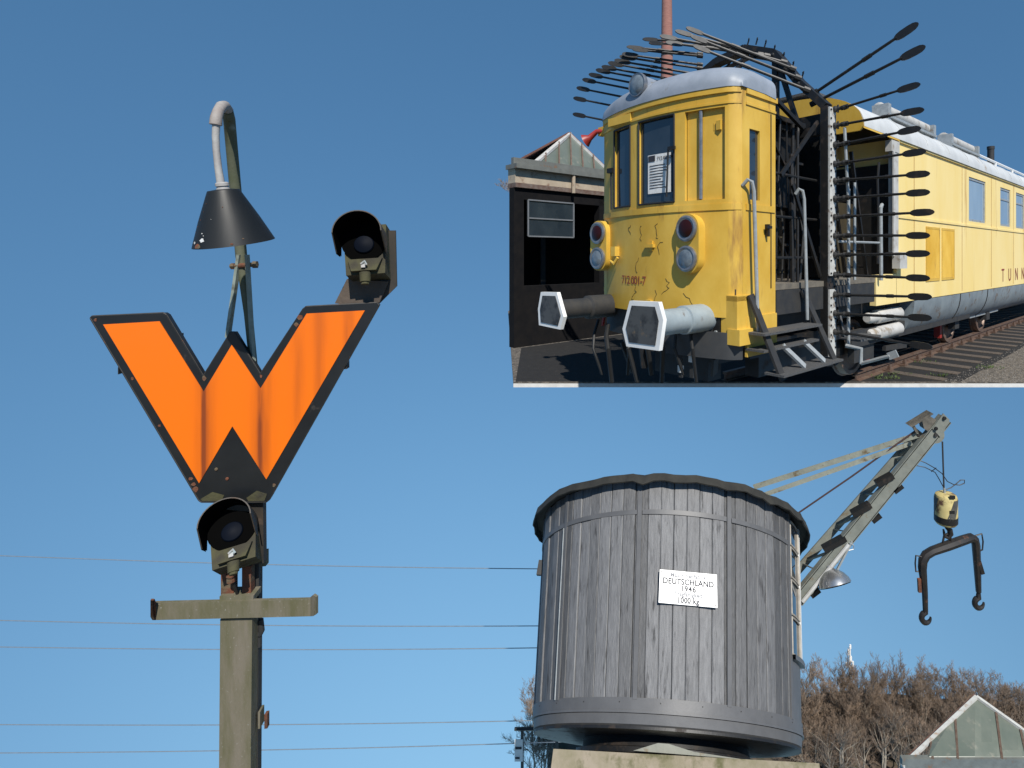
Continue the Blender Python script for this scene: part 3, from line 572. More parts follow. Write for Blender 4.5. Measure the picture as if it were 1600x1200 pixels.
part('lead_flashing', MB().bar(lb + Vector((-.5,-.06,.06)), rb + Vector((0,-.06,.06)), .10, .16), M_lead, sh)

# chimneys beyond
cx0 = (1042 - CX) / FOC * 60
ck = thing('factory_chimney', WRLD, (cx0, 60, gz), 'tall red brick factory chimney rising behind the cab roof', 'chimney')
part('shaft', MB().lathe((cx0, 60, gz), (0,0,1), [(0, .95), (40, .44), (40.5,.52)], 20), M_brick, ck)
part('iron_band', MB().lathe((cx0, 60, gz+24), (0,0,1), [(0,.66),(.15,.66)], 20), M_dark, ck); part('iron_band', MB().lathe((cx0, 60, gz+21), (0,0,1), [(0,.70),(.15,.70)], 20), M_dark, ck)
cx1 = (1548 - CX) / FOC * 30
solo('flue_stack', MB().lathe((cx1, 30, gz), (0,0,1), [(0,.20),(7.9,.17),(7.9,.19),(8.06,.19),(8.06,.12)], 14), M_dark, WRLD, (cx1, 30, gz), 'thin dark flue stack standing behind the railcar roof', 'flue')

# ================================================================ THE W SIGNAL (frame P1: x to its right, y behind it, z up)
YAW = R(12); D1 = 2.32
P1 = Frame(Vector(((366 - CX) / FOC, 1, (CY - 630) / FOC)) * D1, (math.cos(YAW), math.sin(YAW), 0), (-math.sin(YAW), math.cos(YAW), 0), (0, 0, 1))
def q(X, Y, d=0): return P1.at(X, Y, 1, d)
M_enamel = mat('black enamel', (.007,.008,.009), (.013,.014,.015), .38, scale=5, dirt=(.05,.04,.032), dscale=7, dlo=.62, dhi=.72, coat=.05, bump=.03, bscale=9)
M_edge = mat('worn sign edge', (.012,.012,.012), (.03,.026,.022), .6, scale=20, dirt=RUST, dscale=14, dlo=.60, dhi=.68)
M_post = mat('mossy galvanised post', (.155,.135,.10), (.095,.09,.045), .85, .0, scale=6, stretch=(3,3,.5), dirt=(.24,.23,.20), dscale=90, dlo=.64, dhi=.70, bump=.25, bscale=45)
M_moss = mat('mossy lantern casing', (.062,.058,.022), (.036,.033,.018), .85, scale=9, dirt=(.030,.026,.016), dscale=8, dlo=.5, dhi=.62, bump=.4, bscale=35)
M_rust = mat('flaking rust', (.17,.055,.025), (.08,.035,.02), .9, scale=14, dirt=(.11,.085,.05), dscale=12, dlo=.5, dhi=.6, bump=.6, bscale=40)
M_hood = mat('dark hood sheet', (.020,.019,.017), (.045,.034,.024), .6, scale=8, dirt=(.075,.05,.035), dscale=9, dlo=.57, dhi=.66)
M_blackin = mat('shaded lantern inside', (.002,.002,.002), None, .95, spec=.03)  # extra-dark colour stands for the shade inside hood and lens recess
M_bluel = mat('dark blue lens', (.0015,.0035,.009), None, .6, spec=.08)
M_shade = mat('black enamelled lampshade', (.008,.009,.0095), (.014,.015,.015), .48, scale=6, stretch=(1,1,.3), dirt=(.24,.07,.02), dscale=9, dlo=.66, dhi=.70, dstretch=(1,1,.35), spec=.35)
M_chip = mat('chipped white undercoat', (.62,.63,.62), (.45,.44,.42), .7, scale=20)
M_grey = mat('pale weathered pipe', (.40,.40,.38), (.27,.25,.24), .6, scale=8, dirt=(.30,.36,.37), dscale=6, dlo=.55, dhi=.6, bump=.2)
M_olive = mat('mossy pipe', (.075,.085,.045), (.10,.105,.07), .8, scale=10, dirt=(.23,.27,.24), dscale=5, dlo=.62, dhi=.7, bump=.2)
M_strut = mat('pale green strut paint', (.27,.31,.27), (.17,.20,.17), .6, scale=10, dirt=(.09,.085,.06), dscale=9, dlo=.56, dhi=.66)

# orange face: stains run down from the notches
M_orange = bpy.data.materials.new('orange enamel'); M_orange.use_nodes = True; t_ = M_orange.node_tree; N_ = t_.nodes; L_ = t_.links
pb = N_['Principled BSDF']; pb.inputs['Roughness'].default_value = .32; pb.inputs['Coat Weight'].default_value = .25
tcn = N_.new('ShaderNodeTexCoord'); sep = N_.new('ShaderNodeSeparateXYZ'); L_.new(tcn.outputs['Object'], sep.inputs[0])
mpn = N_.new('ShaderNodeMapping'); mpn.inputs['Scale'].default_value = (26, 1, 2.2); L_.new(tcn.outputs['Object'], mpn.inputs[0])
no1 = N_.new('ShaderNodeTexNoise'); no1.inputs['Scale'].default_value = 1; no1.inputs['Detail'].default_value = 6; L_.new(mpn.outputs[0], no1.inputs['Vector'])
def mth(op, a, b=None):
    m = N_.new('ShaderNodeMath'); m.operation = op
    for i, k in enumerate((a, b)):
        if k is None: continue
        if isinstance(k, (int, float)): m.inputs[i].default_value = k
        else: L_.new(k, m.inputs[i])
    return m.outputs[0]
tot = None
for X, wdt, amp in ((318, .008, .95), (407, .009, .95), (322, .035, .5), (410, .04, .45), (545, .02, .55), (500, .03, .35), (465, .03, .3)):
    dx = mth('DIVIDE', mth('SUBTRACT', sep.outputs[0], q(X, 640).x), wdt); gsn = mth('MULTIPLY', mth('POWER', 2.718, mth('MULTIPLY', mth('MULTIPLY', dx, dx), -1)), amp)
    tot = gsn if tot is None else mth('ADD', tot, gsn)
mr = N_.new('ShaderNodeMapRange'); mr.inputs[1].default_value = .25; mr.inputs[2].default_value = .65; L_.new(no1.outputs[0], mr.inputs[0])
fac = mth('MINIMUM', mth('MULTIPLY', tot, mr.outputs[0]), .85)
mx = N_.new('ShaderNodeMix'); mx.data_type = 'RGBA'; mx.inputs[6].default_value = (.80, .155, .002, 1); mx.inputs[7].default_value = (.13, .028, .012, 1)
L_.new(fac, mx.inputs[0]); L_.new(mx.outputs[2], pb.inputs['Base Color'])

outer = [(142,497),(145,494),(255,489),(260,492),(318,588),(361,519),(366,519),(407,585),(474,483),(479,479),(589,473),(592,477),(421,780),(416,784),(315,784),(311,781)]
orange = [(161,507),(249,502),(318,612),(362,539),(407,607),(479,490),(570,485),(416,749),(363,666),(311,755)]
sg = thing('w_sign', P1, q(366, 784), 'orange W-shaped sign on black enamel bolted to the signal post', 'sign')
c0 = q(366, 640)
part('backing_plate', MB().prism([q(*p) for p in outer], (0, .028, 0)), M_enamel, sg)
inner = [q(*p, .0285) for p in outer]
part('rear_casing', MB().prism([c0 + (p - c0) * .95 for p in inner], (0, .02, 0)), M_edge, sg)
part('orange_letter', MB().prism([q(*p, -.003) for p in orange], (0, .0027, 0)), M_orange, sg)
rim = MB()
for a, b in zip(outer, outer[1:] + outer[:1]): rim.tube([q(*a, .004), q(*b, .004)], .0042, 6)
part('rim', rim, M_edge, sg)
for X, Y in ((190, 578), (282, 527), (541, 570), (456, 520)): part('clip', MB().box(q(X-5, Y+7, .01), q(X+5, Y-7, .05)), M_edge, sg)
for X, Y in ((338, 733), (355, 748)): part('rivet', MB().lathe(q(X, Y, -.002), (0,-1,0), [(0,.007),(.003,.006),(.004,.002)], 10), M_rust, sg)
for X0, X1, Y0 in ((313, 350, 772), (385, 417, 770)):
    part('dirt_crust', MB().prism([q(X0, Y0+8, -.002), q((X0+X1)/2, Y0-3, -.002), q(X1, Y0+2, -.002), q(X1-4, 783, -.002), q(X0+3, 783, -.002)], (0, .002, 0)), M_moss, sg)

for X, Y, r_ in ((469,496,5),(463,507,4),(207,591,3),(298,748,4),(306,765,6),(302,757,4),(319,591,4),(408,588,3),(149,500,3),(249,665,3),(428,758,3)):
    pts = [q(X + r_ * random.uniform(.5,1.1) * math.cos(a_ * .785), Y + r_ * random.uniform(.5,1.2) * math.sin(a_ * .785), -.0015) for a_ in range(8)]
    part('rust_chip', MB().prism(pts, (0, .001, 0)), M_rust, sg)
# post with cross arm
po = thing('signal_post', P1, (q(360, 1200, .02).x, .02, -5.97), 'mossy grey steel signal post with a bent-ended cross arm', 'signal post')
part('column', MB().prism([q(344, 968, .01), q(394, 966, .01), Vector((q(380, 1200, .01).x - .012, .01, -6.1)), Vector((q(334, 1200, .01).x - .012, .01, -6.1))], (0, .055, 0)), M_post, po)
part('column_channel', MB().prism([q(393, 790, .068), q(405, 790, .068), Vector((q(399, 1200, .068).x - .012, .068, -6.1)), Vector((q(386, 1200, .068).x - .012, .068, -6.1))], (0, .035, 0)), M_dark, po)
for a in (((345, 882), (365, 882), (365, 938), (345, 938)), ((378, 885), (392, 885), (392, 938), (378, 938))):
    part('upright', MB().prism([q(*p, .02) for p in a], (0, .035, 0)), M_rust, po)
part('cap_plate', MB().prism([q(343, 932, .0), q(396, 931, .0), q(396, 940, .0), q(343, 941, .0)], (0, .07, 0)), M_post, po)
part('cross_arm', MB().prism([q(240, 943, -.01), q(487, 937, -.01), q(487, 963, -.01), q(240, 969, -.01)], (0, .018, 0)).prism([q(240, 966, .008), q(487, 960, .008), q(487, 963, .008), q(240, 969, .008)], (0, .05, 0)), M_post, po)
part('arm_end', MB().prism([q(235, 938, -.045), q(240, 938, -.05), q(243, 944, -.012), q(243, 969, -.012), q(238, 969, -.05), q(235, 964, -.045)], (-.004, .012, 0)), M_rust, po)
part('arm_end', MB().prism([q(485, 933, -.012), q(489, 930, -.05), q(494, 933, -.05), q(494, 960, -.05), q(489, 963, -.05), q(485, 962, -.012)], (.004, .012, 0)), M_post, po)
part('cable_fitting', MB().tube([q(361, 882, -.02), q(361, 903, -.02)], [.015, .013], 10).tube([q(361,896,-.02), q(361,900,-.02)], .018, 10).tube([q(361,904,-.02), q(361,909,-.02)], .016, 10), M_rust, po)
part('cable', MB().tube([q(362, 905, -.02), q(366, 915, -.01), q(370, 925, .01), q(373, 938, .03)], .006, 6), M_rubber, po)
for Y in (1101,):
    part('bracket', MB().box(q(403, Y+38, .05), q(413, Y, .09)), M_post, po); part('bracket_lip', MB().box(q(413, Y+38, .05), q(421, Y+9, .07)), M_rust, po)
part('bracket', MB().box(q(403, 886, .07), q(420, 857, .10)), M_post, po)
part('pipe_clip', MB().tube([q(407, 968, .07), q(409, 985, .07), q(405, 992, .07)], .012, 8).tube([q(405, 995, .07), q(405, 1010, .07)], .010, 8), M_dark, po)

# lamp on a gooseneck
lm = thing('gooseneck_lamp', P1, q(383, 585, .06), 'black cone lamp hanging from a gooseneck pipe above the W sign', 'lamp')
LD = -.30
tp, bt = q(349, 297, LD), q(353, 380, LD); axis = (bt - tp).normalized(); axis = (axis + Vector((.07, .17, 0))).normalized(); L = (bt - tp).length
pxs = (q(354, 380, LD) - q(353, 380, LD)).length
hs = part('lamp_shade', MB().lathe(tp, axis, [(-.004, 10*pxs), (0, 23*pxs), (.006, 24.5*pxs), (L*.55, 45*pxs), (L, 61*pxs), (L+.003, 61.5*pxs), (L+.001, 59.5*pxs), (L*.5, 42*pxs), (.02, 22*pxs)], 40, cap=False), M_shade, lm)
def on_shade(ang, t):
    w = axis; uu = Vector((1,0,0)); uu = (uu - w*uu.dot(w)).normalized(); vv = w.cross(uu); r_ = (24.5 + (61 - 24.5) * t) * pxs + .0012
    if vv.y > 0: vv = -vv
    return tp + w * L * t + uu * r_ * math.cos(ang) + vv * r_ * math.sin(ang)
for a0, t0, sz, m in ((2.02, .86, .10, M_chip), (2.36, .90, .07, M_chip), (2.05, .74, .03, M_chip), (1.98, .78, .02, M_chip), (2.15, .965, .14, M_rust), (2.30, .5, .03, M_rust), (2.42, .62, .03, M_rust), (1.3, .3, .03, M_rust), (1.2, .97, .05, M_rust), (2.2,.36,.02,M_rust), (2.5,.72,.025,M_rust), (2.12,.22,.03,M_rust), (1.75,.5,.012,M_chip), (.9,.9,.03,M_rust), (2.65,.93,.05,M_rust)):
    pts = []
    for k in range(9):
        an = k / 9 * 6.283; r_ = sz * random.uniform(.6, 1.1); pts.append(on_shade(a0 + r_ * math.cos(an), min(.995, t0 + r_ * .38 * math.sin(an))))
    part('chipped_paint', MB().add(pts, [tuple(range(9))]), m, hs)
part('collar', MB().lathe(tp - axis*.030, axis, [(0, 7*pxs), (.004, 10*pxs), (.014, 10.5*pxs), (.016, 8.5*pxs), (.03, 11*pxs), (.034, 11*pxs)], 16), M_grey, lm)
part('drop_pipe', MB().tube([q(345, 287, LD), q(341, 262, LD), q(338, 235, LD), q(337, 212, LD), q(338, 192, LD)], [6.2*pxs, 5.6*pxs, 5.4*pxs, 5.6*pxs, 6*pxs], 12), M_grey, lm)
part('elbow', MB().tube([q(337, 195, LD), q(338, 184, LD), q(341, 174, LD+.02), q(346, 166, LD+.06), q(351, 165, LD+.12), q(356, 172, LD+.18)], [9.5*pxs, 9*pxs, 8.5*pxs, 9*pxs, 9*pxs, 9*pxs], 12), mat('rusty grey elbow', (.22,.18,.16), (.30,.28,.26), .75, scale=12, bump=.3), lm)
part('gooseneck', MB().tube([q(355, 172, LD+.17), q(358, 185, -.06), q(362, 230, .0), q(370, 320, .03), q(377, 400, .04), q(388, 490, .045), q(398, 590, .05)], [9.5*pxs, 10*pxs, 10*pxs, 10*pxs, 10*pxs, 7.5*pxs, 7*pxs], 12), M_olive, lm)
part('strut', MB().bar(q(374, 398, .02), q(356, 527, .03), .020, .012), M_strut, lm); part('strut', MB().bar(q(386, 398, .01), q(397, 585, .03), .020, .012), M_strut, lm)
part('bolt', MB().tube([q(360, 416, .02), q(402, 413, .02)], .010, 8).lathe(q(362,416,.02), (1,0,0), [(0,.015),(.012,.015)], 6).lathe(q(396,413.5,.02), (1,0,0), [(0,.017),(.014,.017)], 6), M_rust, lm)

# signal lanterns
def lantern(Xc, Yc, sc, label, roll, lean):
    o = q(Xc, Yc, -.01); po_ = P1.m @ o; h_ = Vector((po_.x, po_.y, 0)).normalized(); zz = Vector((0,0,1)) * math.cos(lean) + h_ * math.sin(lean)
    yy_ = Matrix.Rotation(roll, 3, zz) @ (h_ * math.cos(lean) - Vector((0,0,1)) * math.sin(lean)); fr = Frame(po_, yy_.cross(zz), yy_, zz); k = pxs0 * sc
    t = thing('signal_lantern', fr, (0, .06, -.1), label, 'signal lantern', 'signal lanterns on the W signal')
    rr = 36 * k; n = 25; ln = 48 * k
    outer_, inner_ = [], []
    for j in range(n + 1):
        jj = j / n
        if jj < .12: ca, sa, cut = -1, -.75 * (1 - jj/.12), ln * (.45 + .55 * jj/.12)
        elif jj > .88: ca, sa, cut = 1, -.75 * (jj-.88)/.12, ln * (1 - .75 * (jj-.88)/.12)
        else: a = math.pi * (1 - (jj-.12)/.76); ca, sa, cut = math.cos(a), math.sin(a), ln
        outer_.append([(rr*ca, 0, rr*sa), (rr*ca*1.02, -cut, rr*sa*1.02)])
        inner_.append([(rr*.955*ca, 0, rr*.955*sa), (rr*.975*ca, -cut, rr*.975*sa)])
    hd = MB().grid(outer_).grid([[a[1] for a in outer_], [a[1] for a in inner_]])
    ho_ = part('hood', hd, M_hood, t); part('hood_shade_lining', MB().grid(inner_), M_blackin, ho_)
    part('lens_recess_shade', MB().lathe((0,.004,0), (0,-1,0), [(0, rr*.99), (.004, rr*.99)], 28), M_blackin, t)
    part('lens', MB().lathe((0,-.004,-.2*rr), (0,-1,0), [(0,.44*rr),(.006,.40*rr),(.012,.22*rr),(.014,.05*rr)], 24), M_bluel, t)
    b = 33 * k
    part('casing', MB().prism([(-b*1.02, .008, rr*.8), (b*1.02, .008, rr*.8), (b*.95, .008, -58*k), (-b*.85, .008, -58*k)], (0, 46*k, 0)), M_moss, t)
    part('front_cover', MB().prism([(-b*.75, -.006, -rr*.9), (b*.85, -.006, -rr*.9), (b*.6, -.02, -54*k), (-b*.55, -.02, -54*k)], (0, .024, 0)), M_moss, t)
    part('latch', MB().tube([(-.006,-.03,-44*k),(.01,-.035,-40*k),(.016,-.03,-46*k)], .005, 6).box((-.006,-.03,-50*k),(.01,-.014,-43*k)), M_grey, t)
    part('cable_gland', MB().tube([(.004, .0, -56*k), (.004, .0, -72*k)], [9*k, 8*k], 12).tube([(.004, .0, -70*k), (.004, .0, -76*k)], 6*k, 10), M_moss, t)
    return t
pxs0 = (q(570, 390) - q(569, 390)).length
la = lantern(569, 376, 1.0, 'mossy signal lantern with dark hood above the right arm of the W', R(-13), R(17))
def on_l(o, name, pts, d, th, m):                            # plates of the upper lantern, given in the signal's own plane
    inv = o.matrix_world.inverted() @ P1.m; b = Vector(o['base'])
    mb = MB().prism([q(*p, d) for p in pts], (0, th, 0)); mb.v = [tuple(inv @ Vector(v_) + b) for v_ in mb.v]; part(name, mb, m, o)
bpy.context.view_layer.update()
on_l(la, 'back_plate', [(600,360),(618,360),(620,447),(593,474),(560,474),(544,440),(544,400)], .075, .012, M_hood)
on_l(la, 'carrier_plate', [(542,436),(523,474),(560,478),(592,474),(606,440)], .05, .02, M_rust2 if 'M_rust2' in globals() else mat('brown weathered steel', (.10,.075,.055), (.065,.05,.04), .8, scale=9, bump=.3))
lb_ = lantern(363, 824, .94, 'dark hooded signal lantern under the point of the W', R(-13), R(38))
bpy.context.view_layer.update()
on_l(lb_, 'back_plate', [(338,790),(411,785),(412,880),(396,882),(396,868),(338,868)], .03, .03, M_hood)

# ---------------------------------------------------------------- power lines far behind the signal
M_wire = mat('weathered power line', (.16,.19,.22), None, .7)
for i, (y0, y1) in enumerate(((866, 890), (968, 977), (1010, 1010), (1132, 1122), (1177, 1155))):
    a, b = WRLD.at(-60, y0, 1, 16 + i * .4), WRLD.at(1000, y1, 1, 16 + i * .4)
    pts = [a.lerp(b, k / 16) - Vector((0, 0, .10 * math.sin(math.pi * k / 16))) for k in range(17)]
    solo('power_line', MB().tube(pts, .013, 5), M_wire, WRLD, tuple(a), 'thin overhead power line crossing the sky behind the signal post', 'power line', 'overhead power lines')

# ================================================================ THE SLEWING CRANE (frame P3: z along the hut's axis)
def axes(vx, vy):
    a = Vector((vx - CX, FOC, CY - vy)).normalized(); x = Vector((1, 0, 0)); x = (x - a * a.dot(x)).normalized(); return x, a.cross(x), a
P3 = Frame((.2757, 5.7827, -4.9302), *axes(1067, -435))
HH, RB, RT = 1.857, 1.40, 1.627
def hr(z, dr=0): return RB + (RT - RB) * z / HH + dr
def hp(deg, z, dr=0): r = hr(z, dr); return (r * math.cos(R(deg)), r * math.sin(R(deg)), z)
M_plank = mat('grey painted planks', (.138,.138,.140), (.092,.092,.094), .6, scale=3, stretch=(14,14,.8), dirt=(.028,.027,.027), dscale=1.6, dlo=.57, dhi=.70, dstretch=(16,16,.7), bump=.6, bscale=4, bstretch=(26,26,.8), rand=.38)
M_trim = mat('grey painted trim', (.105,.105,.107), (.085,.085,.087), .5, scale=5, bump=.08)
M_felt = mat('black roofing felt', (.016,.016,.014), (.03,.029,.024), .9, scale=7, bump=.4)
M_boom = mat('grey-green crane paint', (.21,.22,.19), (.15,.16,.14), .65, scale=6, dirt=(.16,.12,.07), dscale=8, dlo=.58, dhi=.68, bump=.2)
M_lichen = mat('lichen-spotted stay', (.30,.31,.25), (.22,.23,.19), .75, scale=8, dirt=(.14,.10,.05), dscale=9, dlo=.56, dhi=.66, bump=.2)
M_conc2 = mat('mossy concrete', (.26,.22,.165), (.18,.16,.10), .95, scale=6, dirt=(.10,.095,.045), dscale=5, dlo=.52, dhi=.64, bump=.5)

M_frame = mat('beige window frame', (.35,.32,.27), (.22,.20,.17), .7, scale=9)
hut = thing('crane_hut', P3, (0, 0, -.6), 'round grey plank crane hut with felt roof on a concrete base', 'crane hut')
inner_ = MB().lathe((0,0,.002), (0,0,1), [(0, RB - .035), (HH, RT - .035)], 72); part('drum_lining', inner_, M_black, hut)
pm_ = []
for vi in range(5):
    mb = MB(); w0 = R(5) * .5; g0, g1 = random.uniform(.93,.985), random.uniform(.93,.985)
    zz = [0, .45, .95, 1.4, HH]; rows = []
    for z in zz:
        r = hr(z); rows.append([(r*math.cos(R(-90)+a), r*math.sin(R(-90)+a) + dz, z) for a, dz in ((-w0*g0, .028), (-w0*g0, .006), (-w0*g0*.90, 0), (0, -.001), (w0*g1*.90, 0), (w0*g1, .006), (w0*g1, .028))])
    mb.grid(rows); me = mb.mesh('plank', M_plank, (0, 0, -.6), 25); pm_.append(me)
for k in range(72):
    deg = -90 + 5 * k
    if deg % 360 in (330, 335, 340, 345): continue
    o = bpy.data.objects.new('plank', pm_[random.randrange(5)]); col.objects.link(o); o.parent = hut; o.rotation_euler = (0, 0, R(5 * k + 2.5))
    dr = random.uniform(-.010, .008); a = R(deg + 2.5); o.location = (dr * math.cos(a), dr * math.sin(a), 0)
for deg in (-139, -103.2, -68.3, -33):
    mb = MB(); w = .022 / 1.5
    mb.grid([[(hr(z, d) * math.cos(R(deg) + a), hr(z, d) * math.sin(R(deg) + a), z) for a, d in ((-w, .004), (-w, .016), (w, .016), (w, .004))] for z in (0, .6, 1.2, HH)]); part('batten', mb, M_trim, hut)
def band(z0, z1, d0, d1, a0=0, a1=360, n=72):
    return MB().grid([[(hr(z, d) * math.cos(R(a0 + (a1-a0)*k/n)), hr(z, d) * math.sin(R(a0 + (a1-a0)*k/n)), z) for k in range(n+1)] for z, d in ((z0, .0), (z0, d0), (z1, d1), (z1, .0))])
for a0, a1 in ((-180, -140.1), (-137.9, -104.3), (-102.1, -69.4), (-67.2, -34)): part('hoop', band(1.515, 1.56, .014, .014, a0, a1, 18), M_trim, hut)
def hring(z0, z1, r0, r1): return MB().grid([[(r * math.cos(R(5*k)), r * math.sin(R(5*k)), z) for k in range(73)] for z, r in ((z0, RB-.1), (z0, r0), (z1, r1), (z1, RB-.1))])
part('bottom_band', hring(-.075, .012, 1.402, 1.412), M_trim, hut)
part('drip_ledge', hring(-.092, -.075, 1.412, 1.41), M_trim, hut)
part('base_ring', hring(-.165, -.095, 1.375, 1.392), M_trim, hut)
part('rim_flange', hring(-.19, -.165, 1.355, 1.37), M_dark, hut)
for k in range(13): part('bolt', MB().lathe(hp(-185 + k * 15.2, -.02, .008), (math.cos(R(-185+k*15.2)), math.sin(R(-185+k*15.2)), 0), [(0,.006),(.005,.005)], 6), M_dark, hut)
part('floor_plate', MB().lathe((0,0,-.197), (0,0,1), [(0,1.37),(.02,1.37)], 72), M_black, hut)
part('turntable', MB().lathe((0,0,-.60), (0,0,1), [(.28,.92),(.32,.92),(.33,.86),(.42,.84)], 48), M_black, hut)
# felt roof with a ragged drooping edge
rows = []; nn = 96
jit = [random.uniform(-.010, .012) for _ in range(nn)]; jz = [random.uniform(-.012, .006) - (.02 if random.random() < .1 else 0) for _ in range(nn)]
for r, z, f in ((0, 2.02, 0), (.9, 1.99, 0), (1.5, 1.915, 0), (1.70, 1.905, .5), (1.755, 1.885, 1), (1.768, 1.80, 1.3), (1.752, 1.795, 1.3), (1.735, 1.868, 1), (1.63, 1.862, 0)):
    rows.append([((r + jit[k % nn] * f * .8) * math.cos(2*math.pi*k/nn), (r + jit[k % nn] * f * .8) * math.sin(2*math.pi*k/nn), z + jz[k % nn] * f) for k in range(nn + 1)])
part('felt_roof', MB().grid(rows), M_felt, hut, smooth=50)
# plate
def on_hut(deg, z, dr=.0):
    c = Vector(hp(deg, z, dr)); e = Vector((-math.sin(R(deg)), math.cos(R(deg)), 0)); up = (Vector(hp(deg, z + .1, dr)) - c).normalized(); return c, e, up, e.cross(up)
c, e, up, nrm = on_hut(-84.5, .855, .030)
PWd, PHt = .285, .140
mb = MB(); mb.prism([c - e*PWd - up*PHt, c + e*PWd - up*PHt, c + e*PWd + up*PHt, c - e*PWd + up*PHt], nrm * .006)
npl = part('name_plate', mb, M_white, hut, 'white enamel plate with black lettering')
part('plate_border', MB().bar(c - e*(PWd-.012) + up*(PHt-.012) + nrm*.007, c + e*(PWd-.012) + up*(PHt-.012) + nrm*.007, .003, .003).bar(c - e*(PWd-.012) - up*(PHt-.012) + nrm*.007, c + e*(PWd-.012) - up*(PHt-.012) + nrm*.007, .003, .003).bar(c - e*(PWd-.012) - up*(PHt-.012) + nrm*.007, c - e*(PWd-.012) + up*(PHt-.012) + nrm*.007, .003, .003).bar(c + e*(PWd-.012) - up*(PHt-.012) + nrm*.007, c + e*(PWd-.012) + up*(PHt-.012) + nrm*.007, .003, .003), M_fade, npl)
for txt, sz, y, m, sp in (('Maschinenfabrik', .052, .086, M_fade, 1.05), ('DEUTSCHLAND', .070, .026, M_ink, 1.02), ('1946', .068, -.030, M_ink, 1.15), ('Tragfähigkeit', .050, -.070, M_fade, 1.05), ('1000 kg', .064, -.124, M_ink, 1.05)):
    v, f = text_mesh(txt, sz, sp, 'CENTER', .0016); part('lettering', MB().add([c + e*p[0] + up*(p[1] + y) + nrm*.0075 for p in v], f), m, npl)
for a in (-1, 1):
    for b in (-1, 1): part('screw', MB().lathe(c + e*a*(PWd-.02) + up*b*(PHt-.02) + nrm*.006, nrm, [(0,.005),(.003,.004)], 6), M_dark, npl)
# window strip on the right
for k, (z0, z1) in enumerate(((.52, .84), (.87, 1.19), (1.22, 1.52), (1.55, 1.80))):
    a0, a1 = -31, -18.5; f_ = MB()
    for z in (z0, z1): f_.tube([hp(a0 + (a1-a0)*j/4, z, .008) for j in range(5)], .011, 6)
    for a in (a0, a1): f_.tube([hp(a, z0, .008), hp(a, z1, .008)], .016 if a == a1 else .010, 6)
    wn = part('window', f_, M_frame, hut); part('pane', MB().grid([[hp(a0 + (a1-a0)*j/4, z, -.004) for j in range(5)] for z in (z0, z1)]), M_glass, wn)
part('corner_post', MB().tube([hp(-16.5, .5, .0), hp(-16.5, 1.84, .0)], .028, 8), M_barge, hut)
part('window_apron', MB().grid([[hp(a, z, .0) for a in (-31, -26, -20, -14)] for z in (0, .5)]), M_trim, hut); part('window_sill', MB().grid([[hp(a, z, d) for a in (-32, -26, -20, -13)] for z, d in ((.47,.0),(.47,.05),(.51,.05),(.51,.0))]), M_trim, hut)
part('conductor', MB().tube([hp(-139.5, .0, .03), hp(-139.5, .9, .03), hp(-139.5, 1.5, .03)], .006, 5), M_steel, hut)
part('hinge', MB().box(Vector(hp(-171, 1.30, .02)) - Vector((.03,.03,.08)), Vector(hp(-171, 1.30, .02)) + Vector((.03,.03,.08))), M_dark, hut)
# concrete base, standing upright below the hut
base = MB().prism([(-1.02, -1.12, -.352), (1.30, -1.12, -.315), (1.30, -1.12, -2.2), (-1.02, -1.12, -2.2)], (0, 2.3, 0))
solo('concrete_plinth', base, M_conc2, P3, (0, 0, -2.2), 'weathered mossy concrete block under the round crane hut', 'plinth')
solo('bearing_plate', MB().prism([(-.32,-1.0,-.318), (-.10,-1.0,-.255), (.0,-1.0,-.255), (.22,-1.0,-.295), (.65,-1.0,-.32)], (0, .03, 0)), M_boom, P3, (.1, -1.0, -.32), 'grey steel wedge plate lying on the concrete crane base', 'bearing plate')

# boom, stays and load (upright frame beside the hut)
DB = 6.35
def w(X, Y, d=0): return WRLD.at(X, Y, 1, DB + d)
pw = DB / FOC
bo = thing('crane_boom', WRLD, w(1248, 948), 'grey-green twin-beam crane boom slanting up from the hut', 'crane boom')
dv = (w(1480, 652) - w(1250, 945)).normalized(); nv = Vector((-dv.z, 0, dv.x))            # nv: up-left of the boom
def beam(a, b, width, d0, d1):
    return MB().prism([a - nv*width/2, b - nv*width/2, b + nv*width/2, a + nv*width/2], (0, d1, 0))
A, B = w(1246, 941, 0), w(1479, 655, 0)
part('front_beam', beam(A, B, 17*pw, 0, .018), M_boom, bo)
part('flange', beam(A + nv*8.6*pw, B + nv*8.6*pw, .018, 0, .07).prism([A - nv*8.6*pw - nv*.009, B - nv*8.6*pw - nv*.009, B - nv*8.6*pw + nv*.009, A - nv*8.6*pw + nv*.009], (0,.07,0)), M_boom, bo)
A2, B2 = w(1210, 934, .34), w(1438, 674, .22)
part('rear_beam', beam(A2, B2, 13*pw, 0, .02), M_boom, bo)
for k in range(9):
    t = .05 + k * .105; p = A.lerp(B, t) + nv*7*pw; r_ = A2.lerp(B2, t + (.05 if k % 2 else -.03))
    part('lacing_bar', MB().bar(p + Vector((0,.02,0)), r_, .035, .012, (0,1,.3)), M_boom, bo)
for X, Y, ln in ((1300, 849, 34), (1345, 794, 28), (1383, 747, 25)):
    a = w(X - 14, Y + 9, .02); b = w(X - 14 + ln, Y + 9 - ln * .55, .02); part('step_plate', MB().bar(a, b, .10, .055, (0,0,1)), M_black, bo)
for X, Y in ((1401, 763), (1367, 809), (1272, 925)):
    part('step_end', MB().bar(w(X-6, Y+4, .05), w(X+7, Y-6, .05), .10, .05, (0,0,1)), M_black, bo)
part('rope_guard', MB().bar(w(1331,846,-.01), w(1303,900,-.01), .02, .02).tube([w(1327,848,-.02), w(1334,852,-.02), w(1334,858,-.02), w(1326,860,-.02)], .006, 5), M_steel, bo)
part('conduit', MB().tube([w(1326, 851, -.03), w(1254, 940, -.03)], .022, 8), M_barge, bo)
